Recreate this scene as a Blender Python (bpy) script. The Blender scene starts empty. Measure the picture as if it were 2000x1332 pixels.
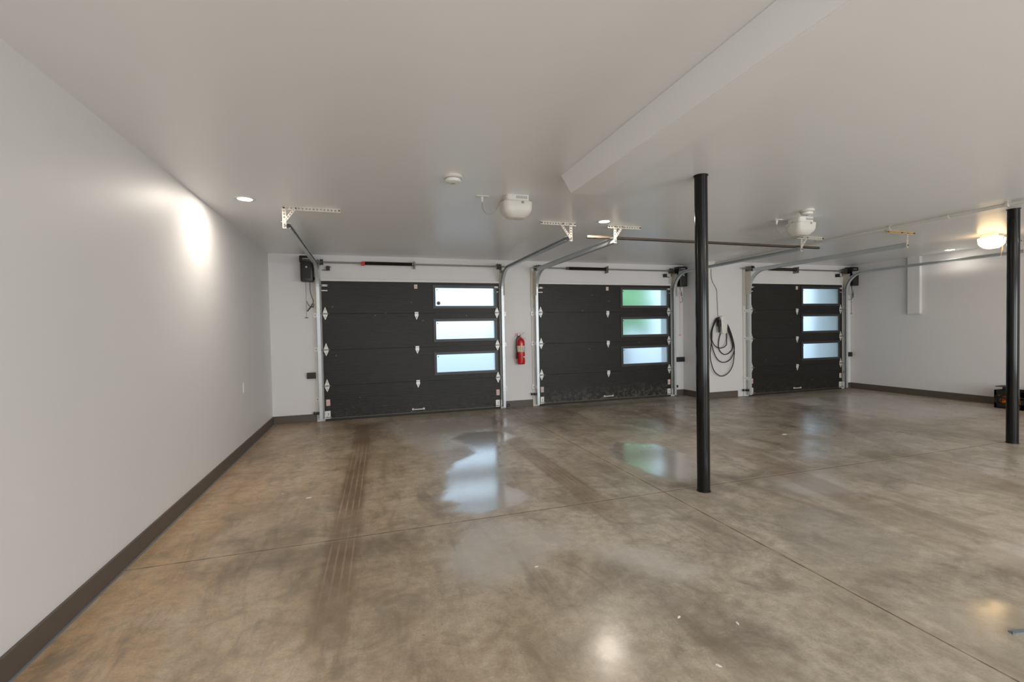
import bpy, bmesh, math, random
import numpy as np
from mathutils import Vector, Matrix
random.seed(4)
S = bpy.context.scene
C = S.collection
PI = math.pi

# ------------------------------------------------------------------ dimensions (metres)
H = 2.540          # ceiling
XL = -1.373        # left wall face
XR = 9.605         # right wall face
YB = 7.525         # wall with the first two doors
YC = 6.941         # stepped-forward wall with the third door
XJ = 5.912         # step in the wall
YF = -3.6          # wall behind the camera
BB = 0.116         # baseboard height


def srgb(r, g, b):
    f = lambda c: c / 12.92 if c <= 0.04045 else ((c + 0.055) / 1.055) ** 2.4
    return (f(r / 255), f(g / 255), f(b / 255), 1.0)


# ------------------------------------------------------------------ materials
def new_mat(name):
    m = bpy.data.materials.new(name)
    m.use_nodes = True
    nt = m.node_tree
    return m, nt, nt.nodes['Principled BSDF']


def mat(name, col, rough=0.5, metal=0.0, var=0.04, scale=8.0, bump=0.0, bscale=60.0, spec=0.5, stretch=None, emit=None, estr=0.0, coat=0.0):
    m, nt, b = new_mat(name)
    b.inputs['Roughness'].default_value = rough
    b.inputs['Metallic'].default_value = metal
    b.inputs['Specular IOR Level'].default_value = spec
    b.inputs['Coat Weight'].default_value = coat
    tc = nt.nodes.new('ShaderNodeTexCoord')
    mp = nt.nodes.new('ShaderNodeMapping')
    nt.links.new(tc.outputs['Object'], mp.inputs['Vector'])
    if stretch:
        mp.inputs['Scale'].default_value = stretch
    n = nt.nodes.new('ShaderNodeTexNoise')
    n.inputs['Scale'].default_value = scale
    n.inputs['Detail'].default_value = 4
    nt.links.new(mp.outputs['Vector'], n.inputs['Vector'])
    r = nt.nodes.new('ShaderNodeMix')
    r.data_type = 'RGBA'
    c = col
    r.inputs[6].default_value = tuple(max(0, x * (1 - var)) for x in c[:3]) + (1,)
    r.inputs[7].default_value = tuple(min(1, x * (1 + var)) for x in c[:3]) + (1,)
    nt.links.new(n.outputs['Fac'], r.inputs[0])
    nt.links.new(r.outputs[2], b.inputs['Base Color'])
    if bump:
        n2 = nt.nodes.new('ShaderNodeTexNoise')
        n2.inputs['Scale'].default_value = bscale
        n2.inputs['Detail'].default_value = 5
        nt.links.new(mp.outputs['Vector'], n2.inputs['Vector'])
        bp = nt.nodes.new('ShaderNodeBump')
        bp.inputs['Strength'].default_value = bump
        bp.inputs['Distance'].default_value = 0.01
        nt.links.new(n2.outputs['Fac'], bp.inputs['Height'])
        nt.links.new(bp.outputs['Normal'], b.inputs['Normal'])
    if emit:
        b.inputs['Emission Color'].default_value = emit
        b.inputs['Emission Strength'].default_value = estr
    return m


M = {}
M['wall'] = mat('painted_wall', srgb(224, 223, 223), 0.48, var=0.012, scale=1.3, bump=0.02, bscale=90, spec=0.32)
M['ceiling'] = mat('painted_ceiling', srgb(238, 240, 241), 0.33, var=0.012, scale=0.9, bump=0.012, bscale=60, spec=0.85)
M['baseboard'] = mat('grey_baseboard', srgb(92, 83, 74), 0.5, var=0.06, scale=12)
M['base_shadow'] = mat('grey_base_shadow', srgb(120, 125, 130), 0.6)
M['trim'] = mat('white_trim', srgb(224, 223, 219), 0.5, var=0.03)
M['galv'] = mat('galvanised_steel', srgb(200, 206, 208), 0.36, 0.45, var=0.10, scale=30, spec=0.5)
M['galvdull'] = mat('dull_steel', srgb(140, 138, 132), 0.42, 0.6, var=0.15, scale=40)
M['hinge'] = mat('zinc_hinge', srgb(226, 226, 222), 0.4, 0.25, var=0.08, scale=40)
M['perf'] = mat('painted_angle', srgb(202, 196, 184), 0.45, 0.2, var=0.05, scale=20)
M['spring'] = mat('oiled_spring', srgb(52, 44, 36), 0.45, 0.6, var=0.3, scale=20)
M['castiron'] = mat('dark_casting', srgb(92, 88, 80), 0.5, 0.6, var=0.2, scale=30)
M['red'] = mat('red_paint', srgb(206, 28, 18), 0.35, var=0.05)
M['extred'] = mat('extinguisher_red', srgb(196, 8, 18), 0.22, var=0.03, coat=0.5)
M['black'] = mat('black_plastic', srgb(26, 26, 25), 0.42, var=0.1, scale=30)
M['blackgloss'] = mat('black_gloss_paint', srgb(11, 11, 11), 0.14, var=0.15, scale=6, spec=0.35)
M['rubber'] = mat('black_rubber', srgb(40, 37, 34), 0.6, var=0.1)
M['white'] = mat('white_plastic', srgb(226, 225, 220), 0.35, var=0.015)
M['offwhite'] = mat('aged_plastic', srgb(214, 212, 204), 0.42, var=0.02)
M['label'] = mat('sticker', srgb(226, 214, 206), 0.5, var=0.05, scale=60)
M['labelpink'] = mat('sticker_warning', srgb(222, 204, 194), 0.5, var=0.1, scale=60)
M['paper'] = mat('paper', srgb(225, 222, 214), 0.8)
M['ink'] = mat('ink', srgb(60, 58, 56), 0.6)
M['inkred'] = mat('ink_red', srgb(190, 90, 80), 0.6)
M['yellow'] = mat('yellow_print', srgb(206, 200, 90), 0.5)
M['cord'] = mat('grey_cord', srgb(150, 148, 142), 0.5)
M['tan'] = mat('pull_cord', srgb(200, 170, 120), 0.7)
M['orange'] = mat('orange_plastic', srgb(246, 128, 34), 0.45, var=0.1)
M['wood'] = mat('wood_block', srgb(190, 158, 112), 0.6, var=0.15, scale=10, stretch=(1, 6, 6))
M['strip'] = mat('grey_strip', srgb(104, 112, 116), 0.5)
M['rod'] = mat('rusty_angle', srgb(80, 70, 58), 0.5, 0.2, var=0.2, scale=15)
M['led'] = mat('led_lens', (1, 1, 1, 1), 0.5, emit=(1.0, 0.90, 0.76, 1), estr=14.0)
M['ledcool'] = mat('led_lens_cool', (1, 1, 1, 1), 0.5, emit=(1.0, 0.96, 0.9, 1), estr=14.0)
M['lampglow'] = mat('lit_diffuser', srgb(240, 225, 190), 0.4, emit=(1.0, 0.66, 0.32, 1), estr=9.0)
M['drive'] = mat('pale_concrete', srgb(196, 200, 204), 0.9, var=0.08, scale=0.8)
M['leaf'] = mat('foliage', srgb(150, 208, 138), 0.8, var=0.35, scale=3)
M['bark'] = mat('bark', srgb(90, 74, 58), 0.9, var=0.2)


def door_mat():
    m, nt, b = new_mat('charcoal_door')
    L = nt.links.new
    N = nt.nodes.new
    tc = N('ShaderNodeTexCoord')
    geo = N('ShaderNodeNewGeometry')
    mp = N('ShaderNodeMapping')
    mp.inputs['Scale'].default_value = (1.2, 1, 22)
    L(geo.outputs['Position'], mp.inputs['Vector'])
    n = N('ShaderNodeTexNoise')
    n.inputs['Scale'].default_value = 3.2
    n.inputs['Detail'].default_value = 6
    n.inputs['Roughness'].default_value = 0.6
    n.inputs['Distortion'].default_value = 0.6
    L(mp.outputs['Vector'], n.inputs['Vector'])
    big = N('ShaderNodeTexNoise')
    big.inputs['Scale'].default_value = 1.2
    L(geo.outputs['Position'], big.inputs['Vector'])
    cr = N('ShaderNodeValToRGB')
    cr.color_ramp.elements[0].position = 0.3
    cr.color_ramp.elements[1].position = 0.75
    cr.color_ramp.elements[0].color = srgb(22, 21, 20)
    cr.color_ramp.elements[1].color = srgb(44, 41, 38)
    L(n.outputs['Fac'], cr.inputs['Fac'])
    # sparse pale scuffs and the dusty lower edge
    sep = N('ShaderNodeSeparateXYZ')
    L(geo.outputs['Position'], sep.inputs['Vector'])
    low = N('ShaderNodeMapRange')
    low.inputs['From Min'].default_value = 0.34
    low.inputs['From Max'].default_value = 0.0
    L(sep.outputs['Z'], low.inputs['Value'])
    # dust is heaviest across the middle door
    cx = N('ShaderNodeMath'); cx.operation = 'SUBTRACT'; cx.inputs[1].default_value = 4.5
    L(sep.outputs['X'], cx.inputs[0])
    ab = N('ShaderNodeMath'); ab.operation = 'ABSOLUTE'
    L(cx.outputs[0], ab.inputs[0])
    dm = N('ShaderNodeMapRange')
    dm.inputs['From Min'].default_value = 2.3
    dm.inputs['From Max'].default_value = 0.8
    dm.inputs['To Min'].default_value = 0.25
    L(ab.outputs[0], dm.inputs['Value'])
    sp = N('ShaderNodeTexNoise')
    sp.inputs['Scale'].default_value = 16
    sp.inputs['Detail'].default_value = 8
    sp.inputs['Roughness'].default_value = 0.75
    L(geo.outputs['Position'], sp.inputs['Vector'])
    spr = N('ShaderNodeMapRange')
    spr.inputs['From Min'].default_value = 0.46
    spr.inputs['From Max'].default_value = 0.66
    L(sp.outputs['Fac'], spr.inputs['Value'])
    m1 = N('ShaderNodeMath'); m1.operation = 'MULTIPLY'
    L(low.outputs[0], m1.inputs[0]); L(spr.outputs[0], m1.inputs[1])
    m2 = N('ShaderNodeMath'); m2.operation = 'MULTIPLY'
    L(m1.outputs[0], m2.inputs[0]); L(dm.outputs[0], m2.inputs[1])
    vor = N('ShaderNodeTexVoronoi')
    vor.inputs['Scale'].default_value = 5.0
    L(geo.outputs['Position'], vor.inputs['Vector'])
    vr = N('ShaderNodeMapRange')
    vr.inputs['From Min'].default_value = 0.075
    vr.inputs['From Max'].default_value = 0.04
    L(vor.outputs['Distance'], vr.inputs['Value'])
    m3 = N('ShaderNodeMath'); m3.operation = 'MULTIPLY'; m3.inputs[1].default_value = 0.5
    L(vr.outputs[0], m3.inputs[0])
    mx0 = N('ShaderNodeMath'); mx0.operation = 'MAXIMUM'
    m2b = N('ShaderNodeMath'); m2b.operation = 'MULTIPLY'; m2b.inputs[1].default_value = 0.75
    L(m2.outputs[0], m2b.inputs[0])
    L(m2b.outputs[0], mx0.inputs[0]); L(m3.outputs[0], mx0.inputs[1])
    mix = N('ShaderNodeMix'); mix.data_type = 'RGBA'
    L(mx0.outputs[0], mix.inputs[0])
    L(cr.outputs['Color'], mix.inputs[6])
    mix.inputs[7].default_value = srgb(128, 122, 112)
    L(mix.outputs[2], b.inputs['Base Color'])
    b.inputs['Roughness'].default_value = 0.42
    b.inputs['Specular IOR Level'].default_value = 0.3
    bp = N('ShaderNodeBump')
    bp.inputs['Strength'].default_value = 0.55
    bp.inputs['Distance'].default_value = 0.004
    L(n.outputs['Fac'], bp.inputs['Height'])
    L(bp.outputs['Normal'], b.inputs['Normal'])
    return m


M['door'] = door_mat()
M['bead'] = mat('pale_glazing_bead', srgb(196, 202, 204), 0.45)
M['winframe'] = mat('window_frame_charcoal', srgb(48, 50, 52), 0.4, var=0.05)


def glass_mat():
    m, nt, b = new_mat('frosted_glass')
    b.inputs['Base Color'].default_value = (0.96, 0.99, 1.0, 1)
    b.inputs['Transmission Weight'].default_value = 1.0
    b.inputs['Roughness'].default_value = 0.30
    b.inputs['IOR'].default_value = 1.3
    n = nt.nodes.new('ShaderNodeTexNoise')
    n.inputs['Scale'].default_value = 160
    bp = nt.nodes.new('ShaderNodeBump')
    bp.inputs['Strength'].default_value = 0.05
    bp.inputs['Distance'].default_value = 0.002
    nt.links.new(n.outputs['Fac'], bp.inputs['Height'])
    nt.links.new(bp.outputs['Normal'], b.inputs['Normal'])
    return m


M['frost'] = glass_mat()


# ------------------------------------------------------------------ mesh builder
class MB:
    def __init__(self):
        self.bm = bmesh.new()

    def poly(self, vs, fs):
        b = [self.bm.verts.new(v) for v in vs]
        for f in fs:
            try:
                self.bm.faces.new([b[i] for i in f])
            except ValueError:
                pass
        return b

    def box(self, x0, x1, y0, y1, z0, z1, bev=0.0):
        vs = [(x, y, z) for x in (x0, x1) for y in (y0, y1) for z in (z0, z1)]
        b = self.poly(vs, [(0, 1, 3, 2), (4, 6, 7, 5), (0, 4, 5, 1), (2, 3, 7, 6), (0, 2, 6, 4), (1, 5, 7, 3)])
        if bev:
            es = list({e for v in b for e in v.link_edges})
            bmesh.ops.bevel(self.bm, geom=es, offset=bev, segments=2, affect='EDGES', profile=0.6)
        return self

    def prism(self, pts, axis, a, b2, bev=0.0):
        """polygon pts in the two other axes, extruded along axis from a to b2"""
        def mk(p, t):
            if axis == 'x': return (t, p[0], p[1])
            if axis == 'y': return (p[0], t, p[1])
            return (p[0], p[1], t)
        n = len(pts)
        vs = [mk(p, a) for p in pts] + [mk(p, b2) for p in pts]
        fs = [tuple(range(n))[::-1], tuple(range(n, 2 * n))] + [(i, (i + 1) % n, n + (i + 1) % n, n + i) for i in range(n)]
        b = self.poly(vs, fs)
        if bev:
            es = list({e for v in b for e in v.link_edges})
            bmesh.ops.bevel(self.bm, geom=es, offset=bev, segments=2, affect='EDGES')
        return self

    def rings(self, rings, cap=True):
        n = len(rings[0])
        bb = [[self.bm.verts.new(v) for v in r] for r in rings]
        for i in range(len(bb) - 1):
            for j in range(n):
                self.bm.faces.new((bb[i][j], bb[i][(j + 1) % n], bb[i + 1][(j + 1) % n], bb[i + 1][j]))
        if cap:
            self.bm.faces.new(bb[0][::-1])
            self.bm.faces.new(bb[-1])
        return self

    def cyl(self, p0, p1, r, r2=None, n=20):
        p0, p1 = Vector(p0), Vector(p1)
        d = (p1 - p0).normalized()
        u = d.orthogonal().normalized(); w = d.cross(u)
        r2 = r if r2 is None else r2
        R = lambda p, r: [p + (u * math.cos(t) + w * math.sin(t)) * r for t in (2 * PI * i / n for i in range(n))]
        return self.rings([R(p0, r), R(p1, r2)])

    def lathe(self, prof, o, n=32, ax='z'):
        rs = []
        for r, h in prof:
            ring = []
            for i in range(n):
                t = 2 * PI * i / n
                if ax == 'z': ring.append((o[0] + r * math.cos(t), o[1] + r * math.sin(t), o[2] + h))
                elif ax == 'y': ring.append((o[0] + r * math.cos(t), o[1] + h, o[2] + r * math.sin(t)))
                else: ring.append((o[0] + h, o[1] + r * math.cos(t), o[2] + r * math.sin(t)))
            rs.append(ring)
        return self.rings(rs)

    def tube(self, pts, r, n=8, sm=4):
        P = [Vector(p) for p in pts]
        if sm > 1 and len(P) > 2:
            Q = []
            for i in range(len(P) - 1):
                a, b_, c, d = P[max(i - 1, 0)], P[i], P[i + 1], P[min(i + 2, len(P) - 1)]
                for k in range(sm):
                    t = k / sm
                    Q.append(0.5 * ((2 * b_) + (c - a) * t + (2 * a - 5 * b_ + 4 * c - d) * t * t + (3 * b_ - a - 3 * c + d) * t ** 3))
            Q.append(P[-1]); P = Q
        rs = []
        up = None
        for i, p in enumerate(P):
            d = (P[min(i + 1, len(P) - 1)] - P[max(i - 1, 0)]).normalized()
            if up is None: up = d.orthogonal().normalized()
            up = (up - d * up.dot(d)).normalized()
            w = d.cross(up)
            rs.append([p + (up * math.cos(2 * PI * k / n) + w * math.sin(2 * PI * k / n)) * r for k in range(n)])
        return self.rings(rs)

    def plate(self, M4, length, width, th, holes):
        """perforated flat bar along +X of M4, width along Y, thickness along Z, with square holes"""
        e = width * 0.3
        bxs = [(0, length, 0, e), (0, length, width - e, width)]
        step = length / holes
        for i in range(holes + 1):
            c = i * step
            bxs.append((max(0, c - step * 0.28), min(length, c + step * 0.28), e, width - e))
        for x0, x1, y0, y1 in bxs:
            vs = [M4 @ Vector((x, y, z)) for x in (x0, x1) for y in (y0, y1) for z in (0, th)]
            self.poly(vs, [(0, 1, 3, 2), (4, 6, 7, 5), (0, 4, 5, 1), (2, 3, 7, 6), (0, 2, 6, 4), (1, 5, 7, 3)])
        return self

    def build(self, name, m, parent=None, smooth=False, origin=None):
        bmesh.ops.recalc_face_normals(self.bm, faces=self.bm.faces)
        me = bpy.data.meshes.new(name)
        if origin is None and parent is None:
            origin = sum((v.co for v in self.bm.verts), Vector()) / max(1, len(self.bm.verts))
        org = Vector(origin) if origin is not None else Vector((0, 0, 0))
        if parent is not None:
            w = parent.location.copy()
            pp = parent.parent
            while pp is not None:
                w = w + pp.location
                pp = pp.parent
            org = w
        for v in self.bm.verts:
            v.co -= org
        self.bm.to_mesh(me)
        self.bm.free()
        me.materials.append(m)
        if smooth:
            for p in me.polygons: p.use_smooth = True
            try:
                me.set_sharp_from_angle(angle=math.radians(40))
            except Exception:
                pass
        o = bpy.data.objects.new(name, me)
        C.objects.link(o)
        if parent is None:
            o.location = org
        else:
            o.parent = parent
        return o


def thing(name, label, cat, loc, group=None, kind=None):
    o = bpy.data.objects.new(name, None)
    o.empty_display_size = 0.05
    o.location = loc
    C.objects.link(o)
    return tag(o, label, cat, group, kind)


def tag(o, label, cat, group=None, kind=None):
    o['label'] = label
    o['category'] = cat
    if group: o['group'] = group
    if kind: o['kind'] = kind
    return o


# ------------------------------------------------------------------ floor
def seg_sd(px, py, poly):
    """signed distance (negative inside) of grid points to polygon"""
    n = len(poly)
    d = np.full(px.shape, 1e9)
    ins = np.zeros(px.shape, bool)
    for i in range(n):
        ax, ay = poly[i]; bx, by = poly[(i + 1) % n]
        ex, ey = bx - ax, by - ay
        t = np.clip(((px - ax) * ex + (py - ay) * ey) / (ex * ex + ey * ey + 1e-12), 0, 1)
        d = np.minimum(d, np.hypot(px - ax - t * ex, py - ay - t * ey))
        c = ((ay > py) != (by > py)) & (px < (bx - ax) * (py - ay) / (by - ay + 1e-12) + ax)
        ins ^= c
    return np.where(ins, -d, d)


def line_d(px, py, pts, width=None):
    d = np.full(px.shape, 1e9)
    for (ax, ay), (bx, by) in zip(pts[:-1], pts[1:]):
        ex, ey = bx - ax, by - ay
        t = np.clip(((px - ax) * ex + (py - ay) * ey) / (ex * ex + ey * ey + 1e-12), 0, 1)
        d = np.minimum(d, np.hypot(px - ax - t * ex, py - ay - t * ey))
    return d


def floor_mat():
    m, nt, b = new_mat('sealed_concrete')
    L = nt.links.new
    N = nt.nodes.new

    def math_(op, a, c=None, clamp=False):
        n = N('ShaderNodeMath'); n.operation = op; n.use_clamp = clamp
        for i, v in enumerate((a, c)):
            if v is None: continue
            if isinstance(v, (int, float)): n.inputs[i].default_value = v
            else: L(v, n.inputs[i])
        return n.outputs[0]

    def noise(vec, scale, detail=4, rough=0.55, dist=0.0, st=None):
        if st:
            mp = N('ShaderNodeMapping'); mp.inputs['Scale'].default_value = st
            L(vec, mp.inputs['Vector']); vec = mp.outputs['Vector']
        n = N('ShaderNodeTexNoise')
        n.inputs['Scale'].default_value = scale
        n.inputs['Detail'].default_value = detail
        n.inputs['Roughness'].default_value = rough
        n.inputs['Distortion'].default_value = dist
        L(vec, n.inputs['Vector'])
        return n.outputs['Fac']

    def rng(v, a, c, lo=0.0, hi=1.0, smooth=False):
        n = N('ShaderNodeMapRange')
        if smooth: n.interpolation_type = 'SMOOTHSTEP'
        n.inputs['From Min'].default_value = a
        n.inputs['From Max'].default_value = c
        n.inputs['To Min'].default_value = lo
        n.inputs['To Max'].default_value = hi
        L(v, n.inputs['Value'])
        return n.outputs[0]

    def mixc(f, a, c, mode='MIX'):
        n = N('ShaderNodeMix'); n.data_type = 'RGBA'; n.blend_type = mode
        if isinstance(f, (int, float)): n.inputs[0].default_value = f
        else: L(f, n.inputs[0])
        for i, v in ((6, a), (7, c)):
            if isinstance(v, tuple): n.inputs[i].default_value = v
            else: L(v, n.inputs[i])
        return n.outputs[2]

    def attr(name):
        n = N('ShaderNodeAttribute'); n.attribute_name = name
        return n.outputs['Fac']

    geo = N('ShaderNodeNewGeometry')
    pos = geo.outputs['Position']
    sep = N('ShaderNodeSeparateXYZ'); L(pos, sep.inputs['Vector'])
    X, Y = sep.outputs['X'], sep.outputs['Y']
    n_big = noise(pos, 0.55, 5, 0.6, 0.6)
    n_mid = noise(pos, 2.1, 6, 0.62, 0.8)
    n_fine = noise(pos, 14, 7, 0.65)
    n_grit = noise(pos, 95, 3, 0.7)
    n_str = noise(pos, 1.0, 6, 0.65, 0.5, (2.6, 0.9, 1))
    # base: warm lamplight painted as tan along the long wall, greyer away from it
    n_cloud = noise(pos, 1.15, 7, 0.68, 1.2)
    n_cl2 = noise(pos, 3.6, 7, 0.7, 0.9)
    n_drag = noise(pos, 1.0, 7, 0.7, 0.7, (5.0, 1.0, 1))
    gx = rng(math_('ADD', X, math_('MULTIPLY', math_('SUBTRACT', n_cloud, 0.5), 2.6)), -1.3, 2.0, 0, 1, True)
    tan = mixc(rng(n_cloud, 0.38, 0.62), srgb(176, 152, 120), srgb(208, 182, 148))
    grey = mixc(rng(n_cloud, 0.36, 0.64), srgb(158, 149, 134), srgb(202, 193, 178))
    base = mixc(gx, tan, grey)
    wall_warm_light = rng(math_('ADD', X, math_('MULTIPLY', math_('SUBTRACT', n_cl2, 0.5), 0.8)), -0.55, -1.35, 0, 0.85, True)
    base = mixc(wall_warm_light, base, srgb(208, 170, 126))
    base = mixc(rng(n_big, 0.45, 0.68, 0, 0.6), base, srgb(132, 118, 102))
    base = mixc(rng(n_cl2, 0.50, 0.66, 0, 0.62), base, srgb(118, 109, 96))
    base = mixc(rng(n_cl2, 0.47, 0.33, 0, 0.50), base, srgb(206, 192, 172))
    base = mixc(rng(n_drag, 0.52, 0.68, 0, 0.55), base, srgb(204, 192, 174))
    base = mixc(rng(n_drag, 0.47, 0.33, 0, 0.55), base, srgb(112, 100, 86))
    base = mixc(rng(n_fine, 0.40, 0.66, 0, 0.5), base, srgb(136, 122, 102))
    base = mixc(rng(n_grit, 0.40, 0.72, 0, 0.35), base, srgb(112, 100, 86))
    # masks stored on the slab as distances to each patch's outline
    wob = math_('MULTIPLY', math_('SUBTRACT', noise(pos, 5.0, 6, 0.7), 0.5), 0.34)
    wobs = math_('MULTIPLY', math_('SUBTRACT', noise(pos, 6.0, 3, 0.6), 0.5), 0.13)
    gl = math_('ADD', attr('gloss'), wobs)
    gl_m = rng(gl, 0.05, -0.06, 0, 1, True)
    sf_m = rng(math_('ADD', attr('soft'), wob), 0.22, -0.16, 0, 1, True)
    sh_m = rng(math_('ADD', attr('sheen'), wob), 0.35, -0.25, 0, 1, True)
    edge = rng(math_('ABSOLUTE', gl), 0.06, 0.0, 0, 0.35, True)
    hz = rng(math_('ADD', attr('wear_glare'), wob), 0.12, -0.10, 0, 1, True)
    dk = rng(math_('ADD', attr('dark'), wob), 0.16, -0.16, 0, 1, True)
    tr = rng(math_('ADD', attr('tyre'), math_('MULTIPLY', wobs, 0.35)), 0.03, -0.03, 0, 1, True)
    tl = attr('tread')
    base = mixc(math_('MULTIPLY', gl_m, 0.35), base, srgb(150, 140, 124))
    base = mixc(math_('MULTIPLY', edge, 0.45), base, srgb(120, 104, 86))
    base = mixc(math_('MULTIPLY', hz, rng(n_cl2, 0.3, 0.7, 0.35, 0.75)), base, srgb(192, 188, 182))  # pale wear, plus window reflection painted over the puddles and near the doors
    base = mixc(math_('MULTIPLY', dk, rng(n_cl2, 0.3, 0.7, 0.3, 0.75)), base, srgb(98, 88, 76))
    tst = attr('tyre_strength')
    tr2 = math_('MULTIPLY', math_('MULTIPLY', tr, tst), rng(noise(pos, 1.6, 4), 0.25, 0.6, 0.35, 0.85))
    base = mixc(tr2, base, srgb(112, 90, 70))
    tln = math_('MULTIPLY', rng(tl, 0.008, 0.002), rng(noise(pos, 2.5, 4), 0.35, 0.6, 0.1, 0.75))
    tln = math_('MULTIPLY', tln, attr('tread_strength'))
    base = mixc(tln, base, srgb(196, 172, 146))
    # saw-cut control joints
    def joint(coord, at):
        d = math_('ABSOLUTE', math_('SUBTRACT', coord, at))
        return d
    js = [joint(X, 2.257), joint(Y, 3.131), joint(X, 6.33), joint(Y, 7.36)]
    d = js[0]
    for j in js[1:3]:
        d = math_('MINIMUM', d, j)
    jm = rng(d, 0.006, 0.0025)
    jh = rng(d, 0.05, 0.0, 0, 0.30)
    jd = math_('MULTIPLY', jm, rng(noise(pos, 7, 3), 0.35, 0.55, 0.35, 1.0))
    base = mixc(jh, base, srgb(176, 160, 138))
    base = mixc(jd, base, srgb(74, 60, 48))
    # pale flecks
    vo = N('ShaderNodeTexVoronoi'); vo.inputs['Scale'].default_value = 2.2; L(pos, vo.inputs['Vector'])
    fk = rng(vo.outputs['Distance'], 0.028, 0.012, 0, 1)
    base = mixc(fk, base, srgb(214, 206, 192))
    vo2 = N('ShaderNodeTexVoronoi'); vo2.inputs['Scale'].default_value = 5.5; L(pos, vo2.inputs['Vector'])
    fk2 = rng(vo2.outputs['Distance'], 0.03, 0.015, 0, 0.8)
    base = mixc(fk2, base, srgb(70, 62, 54))
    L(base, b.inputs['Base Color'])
    r0 = rng(n_mid, 0.3, 0.7, 0.30, 0.46)
    r1 = math_('ADD', r0, math_('MULTIPLY', dk, 0.10))
    r1 = math_('SUBTRACT', r1, math_('MULTIPLY', sf_m, 0.17))
    r1 = math_('SUBTRACT', r1, math_('MULTIPLY', sh_m, 0.13))
    b.inputs['Coat IOR'].default_value = 2.4
    b.inputs['Coat Roughness'].default_value = 0.13
    L(math_('MULTIPLY', gl_m, math_('ADD', 0.25, math_('MULTIPLY', attr('wet'), 0.75))), b.inputs['Coat Weight'])
    rm = N('ShaderNodeMix'); rm.data_type = 'FLOAT'
    L(gl_m, rm.inputs[0]); L(r1, rm.inputs[2]); L(math_('ADD', 0.13, math_('MULTIPLY', n_fine, 0.06)), rm.inputs[3])
    r2 = math_('ADD', rm.outputs[0], math_('MULTIPLY', jm, 0.3))
    L(r2, b.inputs['Roughness'])
    b.inputs['IOR'].default_value = 1.62
    sp = rng(gl_m, 0, 1, 0.5, 1.0)
    L(sp, b.inputs['Specular IOR Level'])
    bp = N('ShaderNodeBump'); bp.inputs['Strength'].default_value = 0.10; bp.inputs['Distance'].default_value = 0.01
    L(math_('SUBTRACT', math_('MULTIPLY', n_fine, 0.35), math_('MULTIPLY', jm, 0.6)), bp.inputs['Height'])
    L(bp.outputs['Normal'], b.inputs['Normal'])
    return m


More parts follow.
